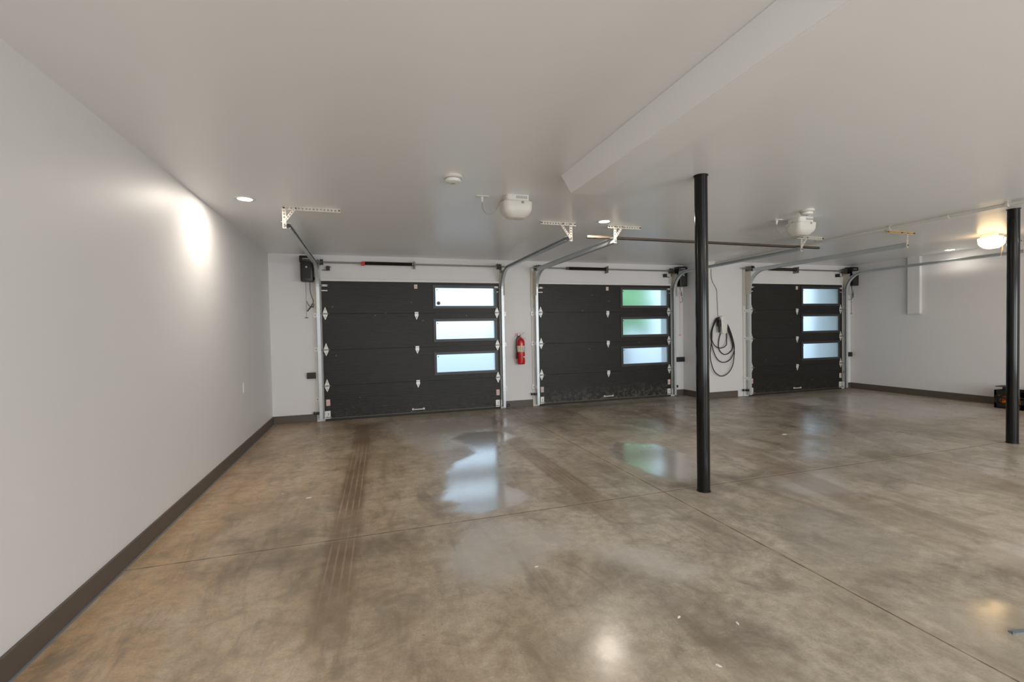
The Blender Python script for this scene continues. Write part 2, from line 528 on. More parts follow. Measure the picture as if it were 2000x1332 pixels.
def make_floor():
    st = 0.04
    xs = np.arange(XL - 0.15, XR + 0.15 + st, st)
    ys = np.arange(YF - 0.1, YB + 0.25 + st, st)
    PX, PY = np.meshgrid(xs, ys, indexing='xy')
    nx, ny = len(xs), len(ys)
    co = np.stack([PX.ravel(), PY.ravel(), np.zeros(nx * ny)], 1)
    idx = np.arange(nx * ny).reshape(ny, nx)
    q = np.stack([idx[:-1, :-1], idx[:-1, 1:], idx[1:, 1:], idx[1:, :-1]], -1).reshape(-1, 4)
    me = bpy.data.meshes.new('floor')
    me.from_pydata(co.tolist(), [], q.tolist())
    px, py = co[:, 0], co[:, 1]
    gloss = [
        [(0.80, 4.54), (1.10, 4.85), (1.08, 5.25), (0.98, 5.62), (1.2, 5.9), (1.62, 5.8), (1.75, 5.45), (1.5, 5.2), (1.36, 4.85), (1.22, 4.32), (1.10, 3.75), (1.2, 3.55), (1.22, 3.40), (1.05, 3.28), (0.73, 3.24), (0.57, 3.36), (0.66, 3.45), (0.52, 3.60), (0.63, 3.88), (0.70, 4.32)],
        [(2.755, 4.72), (3.1, 4.45), (3.164, 3.95), (2.927, 3.5), (2.74, 3.27), (2.537, 3.3), (2.45, 3.476), (2.40, 4.066), (2.52, 4.45)],
        [(2.72, 2.45), (3.07, 2.46), (3.16, 2.27), (3.14, 2.02), (3.10, 1.88), (2.92, 1.77), (2.78, 1.76), (2.36, 1.87), (2.34, 1.99), (2.42, 2.15)],
        [(2.443, 1.437), (2.631, 1.401), (2.95, 1.3), (3.1, 1.1), (2.75, 1.0), (2.40, 1.02), (2.327, 1.109), (2.35, 1.257), (2.375, 1.34)],
    ]
    soft = [
        [(5.9, 4.1), (6.25, 3.75), (5.872, 3.289), (5.426, 3.22), (5.2, 3.403), (5.4, 3.9)],
        [(4.748, 4.2), (4.95, 3.67), (4.485, 3.37), (4.05, 3.45), (4.3, 3.95)],
        [(4.302, 2.95), (4.74, 3.03), (4.72, 2.77), (4.297, 2.52), (3.95, 2.6)],
        [(5.7, 2.98), (5.83, 2.70), (5.364, 2.42), (4.98, 2.48), (5.15, 2.78)],
        [(3.5, 6.75), (4.95, 6.75), (5.1, 6.05), (4.2, 4.95), (3.55, 5.0), (3.4, 5.7)],
        [(6.2, 5.75), (7.4, 5.6), (7.5, 5.1), (5.5, 4.0), (5.0, 4.1), (5.2, 4.6)],
        [(7.7, 6.2), (8.9, 6.2), (9.2, 5.2), (8.3, 4.4), (7.6, 4.3), (7.2, 5.0)],
        [(0.3, 6.9), (2.0, 6.95), (1.95, 6.2), (1.3, 6.1), (0.5, 6.0)],
    ]
    sheen = [
        [(0.6, 1.9), (0.95, 2.1), (1.3, 1.9), (1.3, 1.3), (0.9, 1.1), (0.6, 1.3)],
        [(2.1, 1.75), (2.3, 1.9), (2.5, 1.6), (2.3, 1.4)],
        [(0.9, 6.6), (2.0, 6.6), (1.9, 5.4), (0.8, 5.4)],
    ]
    sfd = np.full(px.shape, 2.0)
    for p in soft: sfd = np.minimum(sfd, seg_sd(px, py, p))
    shd = np.full(px.shape, 2.0)
    for p in sheen: shd = np.minimum(shd, seg_sd(px, py, p))
    wet = np.where(np.minimum(seg_sd(px, py, gloss[0]), seg_sd(px, py, gloss[1])) < 0.3, 1.0, 0.0)
    wet = np.maximum(wet, np.where(seg_sd(px, py, gloss[3]) < 0.2, 0.55, 0.0))
    g = np.full(px.shape, 1.0)
    for p in gloss: g = np.minimum(g, seg_sd(px, py, p))
    wear_glare = [
        gloss[0], gloss[1],  # puddle outlines reused to lighten the colour as reflected window light
        [(0.756, 3.04), (0.971, 3.0), (1.094, 2.85), (1.254, 2.75), (1.177, 2.6), (0.95, 2.45), (0.6, 2.3), (0.45, 2.4), (0.40, 2.7), (0.6, 2.95)],
        [(1.2, 2.6), (1.6, 2.3), (1.7, 2.05), (1.55, 2.0), (1.3, 2.3)],
        [(3.2, 1.6), (3.6, 1.7), (3.9, 1.4), (3.5, 1.3)],
        [(3.3, 3.1), (3.9, 3.1), (3.7, 2.6), (3.2, 2.7)],
        [(0.2, 7.0), (1.9, 7.0), (1.7, 5.6), (0.6, 5.0), (0.35, 6.0)],
        [(6.9, 6.3), (9.2, 6.3), (9.0, 4.2), (7.0, 4.2)],
    ]
    h = np.full(px.shape, 1.0)
    for p in wear_glare: h = np.minimum(h, seg_sd(px, py, p))
    dark = [
        [(1.10, 2.45), (1.354, 2.25), (1.46, 1.9), (1.34, 1.70), (1.2, 1.8), (1.12, 2.1)],
        [(1.45, 1.85), (1.6, 1.7), (1.7, 1.5), (1.5, 1.45), (1.38, 1.6)],
        [(-1.05, 2.95), (-0.6, 3.08), (-0.05, 3.12), (0.25, 3.12), (0.2, 2.85), (-0.3, 2.85), (-0.8, 2.84)],
        [(-0.9, 3.35), (-0.3, 3.32), (-0.1, 3.22), (-0.5, 3.24)],
        [(-0.3, 7.1), (0.25, 7.1), (0.2, 5.9), (-0.2, 5.85)],
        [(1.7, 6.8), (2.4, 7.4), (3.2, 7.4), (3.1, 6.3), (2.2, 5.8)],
        [(2.2, 3.5), (2.5, 3.35), (3.9, 3.3), (4.1, 3.2), (3.4, 3.0), (2.3, 3.05)],
        [(4.1, 3.35), (5.2, 3.28), (5.2, 3.12), (4.1, 3.1)],
        [(2.36, 1.75), (3.1, 1.7), (3.4, 1.4), (3.0, 1.45), (2.5, 1.58), (2.35, 1.6)],
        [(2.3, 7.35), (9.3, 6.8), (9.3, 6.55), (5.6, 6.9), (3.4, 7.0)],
    ]
    dk = np.full(px.shape, 1.0)
    for p in dark: dk = np.minimum(dk, seg_sd(px, py, p))
    t1 = [(-0.10, 6.9), (-0.105, 5.7), (-0.18, 3.07), (-0.20, 2.33), (-0.20, 1.75)]
    t2 = [(1.95, 6.9), (1.70, 6.0), (1.64, 4.8), (1.655, 3.4), (1.62, 2.4)]
    t3 = [(4.3, 6.4), (3.95, 4.5), (3.62, 3.25), (3.45, 2.4), (3.36, 1.8), (3.3, 1.2)]
    t4 = [(6.9, 6.0), (5.95, 4.4), (5.3, 3.25), (4.95, 2.4), (4.6, 1.6)]
    ty = np.minimum(line_d(px, py, t1) - 0.095, line_d(px, py, t2) - 0.11)
    ty = np.minimum(ty, line_d(px, py, t3) - 0.15)
    ty = np.minimum(ty, line_d(px, py, t4) - 0.13)
    for nm, arr in (('gloss', g), ('soft', sfd), ('sheen', shd), ('wet', wet), ('wear_glare', h), ('dark', dk), ('tyre', ty)):
        a = me.attributes.new(nm, 'FLOAT', 'POINT')
        a.data.foreach_set('value', arr.astype(np.float32))
    # thin tread lines need the signed sideways offset (linear between grid points), so fold it per vertex
    def signed_off(pts):
        best = np.full(px.shape, 1e9); sg = np.full(px.shape, 1e9)
        for (ax, ay), (bx, by) in zip(pts[:-1], pts[1:]):
            ex, ey = bx - ax, by - ay
            ln = math.hypot(ex, ey)
            t = ((px - ax) * ex + (py - ay) * ey) / ln ** 2
            tc = np.clip(t, 0, 1)
            d = np.hypot(px - ax - tc * ex, py - ay - tc * ey)
            s = ((px - ax) * ey - (py - ay) * ex) / ln
            k = d < best
            best = np.where(k, d, best); sg = np.where(k, s, sg)
        return sg, best
    s1, b1 = signed_off(t1); s2, b2 = signed_off(t2); s3, b3 = signed_off(t3)
    k2 = b2 < b1
    s = np.where(k2, s2, s1); bmin = np.minimum(b1, b2)
    k3 = b3 < bmin
    s = np.where(k3, s3, s)
    def fade(v, a, c):
        return np.clip((v - a) / (c - a), 0, 1)
    w1 = fade(py, 1.6, 2.7)
    ts = np.where(k3, 0.45, np.where(k2, 0.65 * fade(py, 1.9, 3.4), w1))
    tr_ = np.where(k3, 0.10, np.where(k2, 0.40 * fade(py, 2.8, 3.4) * (1 - fade(py, 5.2, 5.8)), 0.7 * fade(py, 1.9, 3.5) * (1 - fade(py, 5.6, 6.0))))
    for nm, arr in (('tyre_strength', ts), ('tread_strength', tr_)):
        a = me.attributes.new(nm, 'FLOAT', 'POINT')
        a.data.foreach_set('value', arr.astype(np.float32))
    a = me.attributes.new('side', 'FLOAT', 'POINT')
    a.data.foreach_set('value', s.astype(np.float32))
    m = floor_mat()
    nt = m.node_tree
    # fold |side| into four evenly spaced lines inside the shader
    for n in [n for n in nt.nodes if n.type == 'ATTRIBUTE' and n.attribute_name == 'tread']:
        n.attribute_name = 'side'
        links = [l for l in nt.links if l.from_node == n]
        ab = nt.nodes.new('ShaderNodeMath'); ab.operation = 'ABSOLUTE'
        nt.links.new(n.outputs['Fac'], ab.inputs[0])
        d1 = nt.nodes.new('ShaderNodeMath'); d1.operation = 'SUBTRACT'; d1.inputs[1].default_value = 0.022
        d2 = nt.nodes.new('ShaderNodeMath'); d2.operation = 'SUBTRACT'; d2.inputs[1].default_value = 0.066
        nt.links.new(ab.outputs[0], d1.inputs[0]); nt.links.new(ab.outputs[0], d2.inputs[0])
        a1 = nt.nodes.new('ShaderNodeMath'); a1.operation = 'ABSOLUTE'
        a2 = nt.nodes.new('ShaderNodeMath'); a2.operation = 'ABSOLUTE'
        nt.links.new(d1.outputs[0], a1.inputs[0]); nt.links.new(d2.outputs[0], a2.inputs[0])
        mn = nt.nodes.new('ShaderNodeMath'); mn.operation = 'MINIMUM'
        nt.links.new(a1.outputs[0], mn.inputs[0]); nt.links.new(a2.outputs[0], mn.inputs[1])
        for l in links:
            to = l.to_socket
            nt.links.remove(l)
            nt.links.new(mn.outputs[0], to)
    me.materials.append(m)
    o = bpy.data.objects.new('floor', me)
    C.objects.link(o)
    o['kind'] = 'structure'
    tag(o, 'sealed brown and grey concrete slab with tyre marks and saw-cut joints', 'floor', kind='structure')


make_floor()

# ------------------------------------------------------------------ shell
ST = 'structure'
b = MB().box(XL - 0.15, XR + 0.15, YF - 0.1, YB + 0.25, H, H + 0.1)
tag(b.build('ceiling', M['ceiling']), 'flat white painted ceiling over the whole garage', 'ceiling', kind=ST)
b = MB().box(XL - 0.15, XL, YF - 0.1, YB + 0.25, 0, H)
tag(b.build('wall_left', M['wall']), 'long bare white wall with dark baseboard', 'wall', kind=ST)
b = MB().box(XR, XR + 0.15, YF - 0.1, YB + 0.25, 0, H)
tag(b.build('wall_right', M['wall']), 'white side wall beyond the narrow garage door', 'wall', kind=ST)
D1 = (-0.651, 2.151); D2 = (2.857, 5.589); D3 = (6.911, 9.307)
OV = 0.045
DT = 2.135
b = MB()
yb1 = YB + 0.2
b.box(XL, D1[0] + OV, YB, yb1, 0, H)
b.box(D1[0] + OV, D1[1] - OV, YB, yb1, DT - OV, H)
b.box(D1[1] - OV, D2[0] + OV, YB, yb1, 0, H)
b.box(D2[0] + OV, D2[1] - OV, YB, yb1, DT - OV, H)
b.box(D2[1] - OV, XJ, YB, yb1, 0, H)
tag(b.build('wall_back', M['wall']), 'white wall holding the two wider garage doors', 'wall', kind=ST)
b = MB()
yc1 = YC + 0.2
b.box(XJ, D3[0] + OV, YC, yc1, 0, H)
b.box(D3[0] + OV, D3[1] - OV, YC, yc1, DT - OV, H)
b.box(D3[1] - OV, XR, YC, yc1, 0, H)
b.box(XJ, XJ + 0.2, yc1, yb1, 0, H)
tag(b.build('wall_step', M['wall']), 'white wall stepped forward around the narrow garage door', 'wall', kind=ST)
# wall behind the viewpoint with two tall openings added for fill light
b = MB()
OPN = [(-0.6, 3.2), (4.2, 8.0)]
zt, zb = 2.2, 0.15
b.box(XL, XR, YF - 0.15, YF, zt, H)
b.box(XL, XR, YF - 0.15, YF, 0, zb)
xs = [XL, OPN[0][0], OPN[0][1], OPN[1][0], OPN[1][1], XR]
for i in (0, 2, 4):
    b.box(xs[i], xs[i + 1], YF - 0.15, YF, zb, zt)
tag(b.build('wall_front', M['wall']), 'white wall with tall openings added for fill light, facing the garage doors', 'wall', kind=ST)

# ceiling beam with its sloping end
b = MB()
b.prism([(YF, H), (3.32, H), (3.141, 2.352), (YF, 2.352)], 'x', 1.478, 1.733, 0.003)
tag(b.build('ceiling_beam', M['ceiling']), 'boxed white beam running under the ceiling with a sloping end', 'beam', kind=ST)

# boxed chase on the right wall
b = MB().box(9.545, XR + 0.01, 5.655, 5.85, 1.50, H, 0.003)
tag(b.build('trim_1', M['wall']), 'short white boxed chase hanging down the far side wall', 'trim', kind=ST)


def base(name, label, x0, x1, y0, y1, capdir):
    t = MB().box(x0, x1, y0, y1, 0.0, BB, 0.002)
    tag(t.build(name, M['baseboard']), label, 'baseboard', kind=ST)


base('baseboard_left', 'dark grey baseboard along the long bare wall', XL, XL + 0.014, YF, YB, 0)
base('baseboard_back', 'short dark baseboard between the long wall and the widest door', XL + 0.014, -0.765, YB - 0.014, YB, 0)
base('baseboard_pier', 'short dark baseboard below the fire extinguisher', 2.245, 2.772, YB - 0.014, YB, 0)
base('baseboard_nook', 'dark baseboard in the recess behind the steel post', 5.70, XJ - 0.014, YB - 0.014, YB, 0)
base('baseboard_step', 'dark baseboard on the side of the wall step', XJ - 0.014, XJ, YC, YB - 0.014, 0)
base('baseboard_charger', 'dark baseboard below the looped charging cable', XJ - 0.014, 6.665, YC - 0.014, YC, 0)
base('baseboard_corner', 'tiny dark baseboard in the far corner', 9.42, XR - 0.014, YC - 0.014, YC, 0)
base('baseboard_right', 'dark grey baseboard along the far side wall', XR - 0.014, XR, YF, YC, 0)
b = MB().box(XL + 0.014, XL + 0.022, YF, YB - 0.014, 0, 0.008)  # grey strip stands in for the shade along the baseboard foot
tag(b.build('trim_2', M['base_shadow']), 'thin grey strip imitating the shadow at the foot of the long baseboard', 'trim', kind=ST)

# ------------------------------------------------------------------ support posts
for (x, y, lab) in ((2.5695, 3.0387, 'glossy black round steel post standing in the middle of the floor'),
                    (6.6823, 3.0788, 'glossy black round steel post in front of the lit ceiling lamp')):
    t = thing('support_post', lab, 'post', (x, y, 0), 'black steel posts')
    MB().cyl((x, y, 0.0), (x, y, H - 0.006), 0.05, n=48).build('shaft', M['blackgloss'], t, smooth=True)
    MB().cyl((x, y, 0.0005), (x, y, 0.006), 0.054, n=48).build('base_ring', M['rubber'], t, smooth=True)
    MB().cyl((x, y, H - 0.006), (x, y, H), 0.056, n=48).build('cap_plate', M['black'], t, smooth=True)

# ------------------------------------------------------------------ garage doors
ZS = [0.03, 0.54, 1.09, 1.64, DT]
WZ = {1: (0.668, 0.957), 2: (1.212, 1.503), 3: (1.757, 2.052)}


def garage_door(num, x0, x1, y, wx, mid, label):
    """y: inner face"""
    t = thing('door_%d' % num, label, 'garage door', ((x0 + x1) / 2, y, 0), None, ST)
    th = 0.042
    for i in range(4):
        z0, z1 = ZS[i] + 0.0015, ZS[i + 1] - 0.0015
        p = MB()
        bx = p.box
        if i in WZ:
            w0, w1 = wx; a0, a1 = WZ[i]
            f = 0.012
            bx(x0, w0 - f, y, y + th, z0, z1, 0.002)
            bx(w1 + f, x1, y, y + th, z0, z1, 0.002)
            bx(w0 - f, w1 + f, y, y + th, z0, a0 - f, 0.0)
            bx(w0 - f, w1 + f, y, y + th, a1 + f, z1, 0.0)
        else:
            bx(x0, x1, y, y + th, z0, z1, 0.002)
        if i < 3:
            bx(x0 + 0.002, x1 - 0.002, y + 0.014, y + th - 0.004, z1 - 0.002, z1 + 0.0028)
        sec = p.build('door_panel', M['door'], t)
        if i in WZ:
            fr = MB()
            o = 0.045
            for (ax, bx_, az, bz) in ((w0 - o, w1 + o, a1, a1 + o), (w0 - o, w1 + o, a0 - o, a0), (w0 - o, w0, a0, a1), (w1, w1 + o, a0, a1)):
                fr.box(ax, bx_, y - 0.012, y - 0.0005, az, bz, 0.003)
            wf = fr.build('window_frame', M['winframe'], sec)
            fr = MB()
            for (ax, bx_, az, bz) in ((w0 - f, w1 + f, a1, a1 + f * 0.9), (w0 - f, w1 + f, a0 - f * 0.9, a0), (w0 - f * 0.9, w0, a0, a1), (w1, w1 + f * 0.9, a0, a1)):
                fr.box(ax, bx_, y + 0.001, y + th, az, bz)
            fr.build('glazing_bead', M['bead'], sec)
            MB().box(w0, w1, y + 0.016, y + 0.024, a0, a1).build('window_pane', M['frost'], sec)
            s_ = MB().cyl((w0 + 0.028, y + 0.0155, a1 - 0.03), (w0 + 0.028, y + 0.010, a1 - 0.03), 0.009, n=14)
            q = s_.build('pane_plug', M['ink'], sec)
            if num == 1 and i == 3:
                st = MB()
                st.lathe([(0.016, 0), (0.030, 0), (0.030, -0.002), (0.016, -0.002)], (w0 + 0.05, y + 0.0155, a0 + 0.045), 24, 'y')
                st.box(w0 + 0.034, w0 + 0.066, y + 0.0135, y + 0.0155, a0 + 0.041, a0 + 0.049)
                st.build('round_sticker', M['castiron'], sec)
    # rubber seal
    MB().box(x0 + 0.01, x1 - 0.01, y + 0.004, y + th - 0.004, 0.0, 0.0305, 0.006).build('bottom_seal', M['rubber'], t)
    MB().box(x0 + 0.005, x1 - 0.005, y - 0.003, y - 0.0003, 0.034, 0.048).build('seal_retainer', M['castiron'], t)
    # edge hinges
    for z in ZS[1:4]:
        for s, xe in ((1, x0), (-1, x1)):
            cx = xe + s * 0.045
            h = MB()
            w, up, dn = 0.034, 0.105, 0.095
            h.prism([(cx, z + up), (cx - w, z + 0.012), (cx - w, z - 0.02), (cx, z - dn), (cx + w, z - 0.02), (cx + w, z + 0.012)], 'y', y - 0.004, y - 0.0003)
            h.cyl((cx - w, y - 0.010, z), (cx + w, y - 0.010, z), 0.008, n=12)
            hg = h.build('hinge', M['hinge'], t)
            r = MB()
            r.cyl((cx - s * 0.07, y - 0.022, z), (cx + s * 0.06, y - 0.022, z), 0.0055, n=10)
            r.box(cx - 0.02, cx + 0.02, y - 0.03, y - 0.008, z - 0.012, z + 0.012, 0.002)
            r.build('roller_stem', M['galvdull'], hg)
            sl = MB()
            for dz in (0.055, -0.05):
                sl.box(cx - 0.003, cx + 0.003, y - 0.006, y - 0.004, z + dz - 0.014, z + dz + 0.014)
            sl.build('slot', M['ink'], hg)
    # centre hinges
    for z in ZS[1:4]:
        cx = mid
        z -= 0.03
        h = MB()
        h.prism([(cx - 0.028, z + 0.05), (cx + 0.028, z + 0.05), (cx + 0.03, z - 0.005), (cx, z - 0.075), (cx - 0.03, z - 0.005)], 'y', y - 0.004, y - 0.0003)
        h.cyl((cx - 0.028, y - 0.009, z + 0.028), (cx + 0.028, y - 0.009, z + 0.028), 0.008, n=12)
        hg = h.build('hinge', M['hinge'], t)
        MB().box(cx - 0.003, cx + 0.003, y - 0.006, y - 0.004, z - 0.045, z - 0.012).build('slot', M['ink'], hg)
    # top centre label
    q = MB().box(mid - 0.028, mid + 0.022, y - 0.0015, y - 0.0003, 2.035, 2.10).build('warning_label', M['label'], t)
    q['label'] = 'small pale sticker'
    k = MB()
    for dz in (0.022, 0.036, 0.05):
        k.box(mid - 0.018, mid + 0.0, y - 0.0022, y - 0.0015, 2.035 + dz - 0.003, 2.035 + dz)
    k.box(mid + 0.004, mid + 0.009, y - 0.0022, y - 0.0015, 2.048, 2.075)
    k.build('print', M['ink'], q)
    # side warning labels, bottom brackets, top roller fixtures
    for s, xe in ((1, x0), (-1, x1)):
        cx = xe + s * 0.052
        q = MB().box(cx - 0.028, cx + 0.028, y - 0.0015, y - 0.0003, 0.235, 0.33, 0.0).build('warning_label', M['labelpink'], t)
        q['label'] = 'pinkish warning sticker'
        k = MB()
        for j in range(5):
            k.box(cx - 0.02, cx + 0.02, y - 0.002, y - 0.0015, 0.25 + j * 0.014, 0.254 + j * 0.014)
        k.build('print', M['inkred'], q)
        br = MB().box(cx - 0.042, cx + 0.03, y - 0.004, y - 0.0003, 0.035, 0.155, 0.002)
        br.box(cx - s * 0.045 - 0.004, cx - s * 0.045 + 0.004, y - 0.05, y - 0.001, 0.035, 0.155)
        bo = br.build('bottom_bracket', M['hinge'], t)
        k = MB()
        k.cyl((cx - s * 0.09, y - 0.03, 0.06), (cx + s * 0.05, y - 0.03, 0.06), 0.006, n=10)
        k.build('roller_stem', M['galvdull'], bo)
        k = MB()
        k.box(cx - 0.004, cx + 0.004, y - 0.0052, y - 0.004, 0.085, 0.125)
        k.cyl((cx - 0.012, y - 0.006, 0.065), (cx - 0.012, y - 0.004, 0.065), 0.006, n=10)
        k.build('slot', M['ink'], bo)
        tr = MB()
        tr.box(cx - 0.05, cx + 0.035, y - 0.006, y - 0.0003, 2.055, 2.085, 0.002)
        tr.box(cx - 0.05, cx + 0.035, y - 0.006, y - 0.0003, 1.985, 2.0, 0.002)
        tr.box(cx - 0.035, cx + 0.02, y - 0.035, y - 0.006, 2.058, 2.082, 0.002)
        to = tr.build('top_bracket', M['hinge'], t)
        MB().cyl((cx - s * 0.08, y - 0.03, 2.07), (cx + s * 0.055, y - 0.03, 2.07), 0.006, n=10).build('roller_stem', M['galvdull'], to)
    # grab handle
    h = MB()
    hx = mid - 0.005
    for dx in (-0.085, 0.085):
        h.cyl((hx + dx, y - 0.006, 0.092), (hx + dx, y - 0.0003, 0.092), 0.017, n=20)
    h.tube([(hx - 0.085, y - 0.006, 0.092), (hx - 0.06, y - 0.028, 0.092), (hx + 0.06, y - 0.028, 0.092), (hx + 0.085, y - 0.006, 0.092)], 0.009, 10, 5)
    h.build('grab_handle', M['hinge'], t, smooth=True)
    # head and side weather strip
    return t


YD = 7.478
YD3 = 6.894
garage_door(1, D1[0], D1[1], YD, (1.071, 2.062), 0.762, 'widest charcoal garage door with three frosted panes, nearest the long wall')
garage_door(2, D2[0], D2[1], YD, (4.535, 5.505), 4.225, 'middle charcoal garage door with dusty lower edge and green-tinted frosted panes')
garage_door(3, D3[0], D3[1], YD3, (8.245, 9.192), 8.097, 'narrowest charcoal garage door with pale blue panes in the stepped wall')

# door casings (white jamb boards and head strips)
nt_ = 3
for (x0, x1, yw, lab) in ((D1[0], D1[1], YB, 'widest garage door'), (D2[0], D2[1], YB, 'middle garage door'), (D3[0], D3[1], YC, 'narrowest garage door')):
    b = MB().box(x0 - 0.01, x1 + 0.01, yw - 0.052, yw, DT + 0.003, DT + 0.04, 0.003)
    tag(b.build('trim_%d' % nt_, M['trim']), 'white head strip above the ' + lab, 'trim', kind=ST); nt_ += 1
    b = MB().box(x0 - 0.112, x0 - 0.001, yw - 0.022, yw, 0.0, 2.38, 0.003)
    tag(b.build('trim_%d' % nt_, M['trim']), 'white jamb board on the hinge-label side of the ' + lab, 'trim', kind=ST); nt_ += 1
    b = MB().box(x1 + 0.001, x1 + 0.09, yw - 0.022, yw, 0.0, 2.38, 0.003)
    tag(b.build('trim_%d' % nt_, M['trim']), 'white jamb board on the opener or pier side of the ' + lab, 'trim', kind=ST); nt_ += 1


# ------------------------------------------------------------------ tracks
def sweep_track(path, normals, xc, flip):
    """C-shaped roller channel; path points (y,z); normals (ny,nz) point away from the door side"""
    t = 0.0025
    W = 0.026; HT = 0.025
    s = flip
    # closed C profile: coordinates (x offset, normal offset); web on the outer side, lips inward
    prof = [(-W * s, -HT), (W * 0.7 * s, -HT), (W * 0.7 * s, -HT + 0.010), (W * 0.7 * s - t * s, -HT + 0.010), (W * 0.7 * s - t * s, -HT + t), (-W * s + t * s, -HT + t),
            (-W * s + t * s, HT - t), (W * 0.7 * s - t * s, HT - t), (W * 0.7 * s - t * s, HT - 0.010), (W * 0.7 * s, HT - 0.010), (W * 0.7 * s, HT), (-W * s, HT)]
    rs = []
    for (y, z), (ny, nz) in zip(path, normals):
        rs.append([(xc + a, y + ny * c, z + nz * c) for a, c in prof])
    return MB().rings(rs)


def door_track(xc, yw, yend, flip, label, zt=2.365, dz_end=0.0, white_hi=True):
    """flip=+1: channel opens toward +x"""
    t = thing('door_track', label, 'door track', (xc, yw - 0.10, 0), 'garage door tracks')
    y0 = yw - 0.095; R = 0.37
    path = [(y0, 0.03), (y0, 0.6), (y0, 1.2), (y0, zt - R)]
    nor = [(-1, 0)] * 4
    for k in range(1, 13):
        a = PI / 2 * k / 12
        path.append((y0 - R + R * math.cos(a), zt - R + R * math.sin(a)))
        nor.append((-math.cos(a), -math.sin(a)))
    for f in (0.33, 0.66, 1.0):
        y = (y0 - R) + (yend - (y0 - R)) * f
        path.append((y, zt + dz_end * f)); nor.append((0, -1))
    sweep_track(path, nor, xc, flip).build('rail', M['galv'], t)
    # stiffening angle along the horizontal run, on its outer face
    s = -flip
    b = MB()
    xo = xc - flip * 0.027
    b.box(min(xo, xo + s * 0.004), max(xo, xo + s * 0.004), yend - 0.02, yw - 0.21, zt - 0.02, zt + 0.03)
    b.box(min(xo, xo + s * 0.03), max(xo, xo + s * 0.03), yend - 0.02, yw - 0.21, zt + 0.028, zt + 0.032)
    b.build('stiffener', M['galv'], t)
    # tall flag bracket at the bend
    b = MB()
    b.box(min(xo, xo + s * 0.003), max(xo, xo + s * 0.003), yw - 0.16, yw - 0.022, 1.93, 2.36)
    b.box(min(xo, xo + s * 0.05), max(xo, xo + s * 0.05), yw - 0.027, yw - 0.0225, 1.72, 2.42, 0.001)
    b.build('flag_bracket', M['perf'], t)
    # jamb brackets
    for z in (0.34, 1.10, 1.62):
        b = MB()
        b.box(min(xo, xo + s * 0.003), max(xo, xo + s * 0.003), yw - 0.12, yw - 0.022, z - 0.03, z + 0.03)
        b.box(min(xo, xo + s * 0.055), max(xo, xo + s * 0.055), yw - 0.026, yw - 0.0225, z - 0.035, z + 0.035, 0.001)
        br = b.build('jamb_bracket', M['hinge'], t)
        MB().cyl((xo + s * 0.03, yw - 0.032, z), (xo + s * 0.03, yw - 0.026, z), 0.008, n=6).build('bolt', M['castiron'], br)
    return t


TR = [
    (-0.692, YB, 4.78, 1, 'steel roller track of the widest door beside the long wall'),
    (2.190, YB, 4.78, -1, 'steel roller track of the widest door beside the fire extinguisher'),
    (2.816, YB, 4.78, 1, 'steel roller track of the middle door beside the fire extinguisher'),
    (5.628, YB, 4.78, -1, 'steel roller track of the middle door passing behind the nearest black post'),
    (6.870, YC, 4.23, 1, 'steel roller track of the narrow door beside the charging cable'),
    (9.348, YC, 4.23, -1, 'steel roller track of the narrow door nearest the far side wall'),
]
for (x, yw, ye, fl, lab) in TR:
    door_track(x, yw, ye, fl, lab)

# ------------------------------------------------------------------ perforated ceiling hangers
HG = 'perforated hangers holding the track ends'


def hanger(x, y, xa, xb, lab, wood=False):
    """x: track; the angle bar spans xa..xb on the ceiling; a vertical strap and a slanted one"""
    t = thing('ceiling_hanger', lab, 'bracket', (x, y, H), HG)
    n = max(8, int(abs(xb - xa) / 0.032))
    b = MB()
    lo, hi = min(xa, xb), max(xa, xb)
    # vertical flange facing the viewer
    b.plate(Matrix.Translation((lo, y, H - 0.036)) @ Matrix.Rotation(PI / 2, 4, 'X'), hi - lo, 0.036, 0.003, n)
    b.box(lo, hi, y - 0.001, y + 0.034, H - 0.003, H - 0.0002)
    ang = b.build('angle_bar', M['wood'] if wood else M['perf'], t)
    # straps
    z0 = 2.33
    sdir = 1 if (xa + xb) / 2 > x else -1
    xs = x - 0.0 * sdir
    b = MB().plate(Matrix.Translation((xs + 0.015, y - 0.006, z0)) @ Matrix.Rotation(-PI / 2, 4, 'Y') @ Matrix.Rotation(PI / 2, 4, 'X'), H - 0.004 - z0, 0.034, 0.003, 7)
    b.build('strap', M['perf'], t)
    # slanted strap from the track end up to the bar
    p0 = Vector((xs, y - 0.010, z0 + 0.045)); p1 = Vector((xs + sdir * 0.115, y - 0.010, H - 0.012))
    d = (p1 - p0); L_ = d.length; d.normalize()
    m4 = Matrix((( d.x, -d.z, 0, p0.x), (0, 0, 1, p0.y), (d.z, d.x, 0, p0.z), (0, 0, 0, 1)))
    if not wood:
        MB().plate(m4, L_, 0.026, 0.003, 7).build('slanted_strap', M['perf'], t)
    for (bx_, bz) in ((xs, H - 0.02), (xs + sdir * 0.10, H - 0.02), (xs, z0 + 0.03), (lo + 0.012, H - 0.018), (hi - 0.012, H - 0.018)):
        MB().cyl((bx_, y - 0.019, bz), (bx_, y - 0.003, bz), 0.007, n=6).build('bolt', M['castiron'], t)


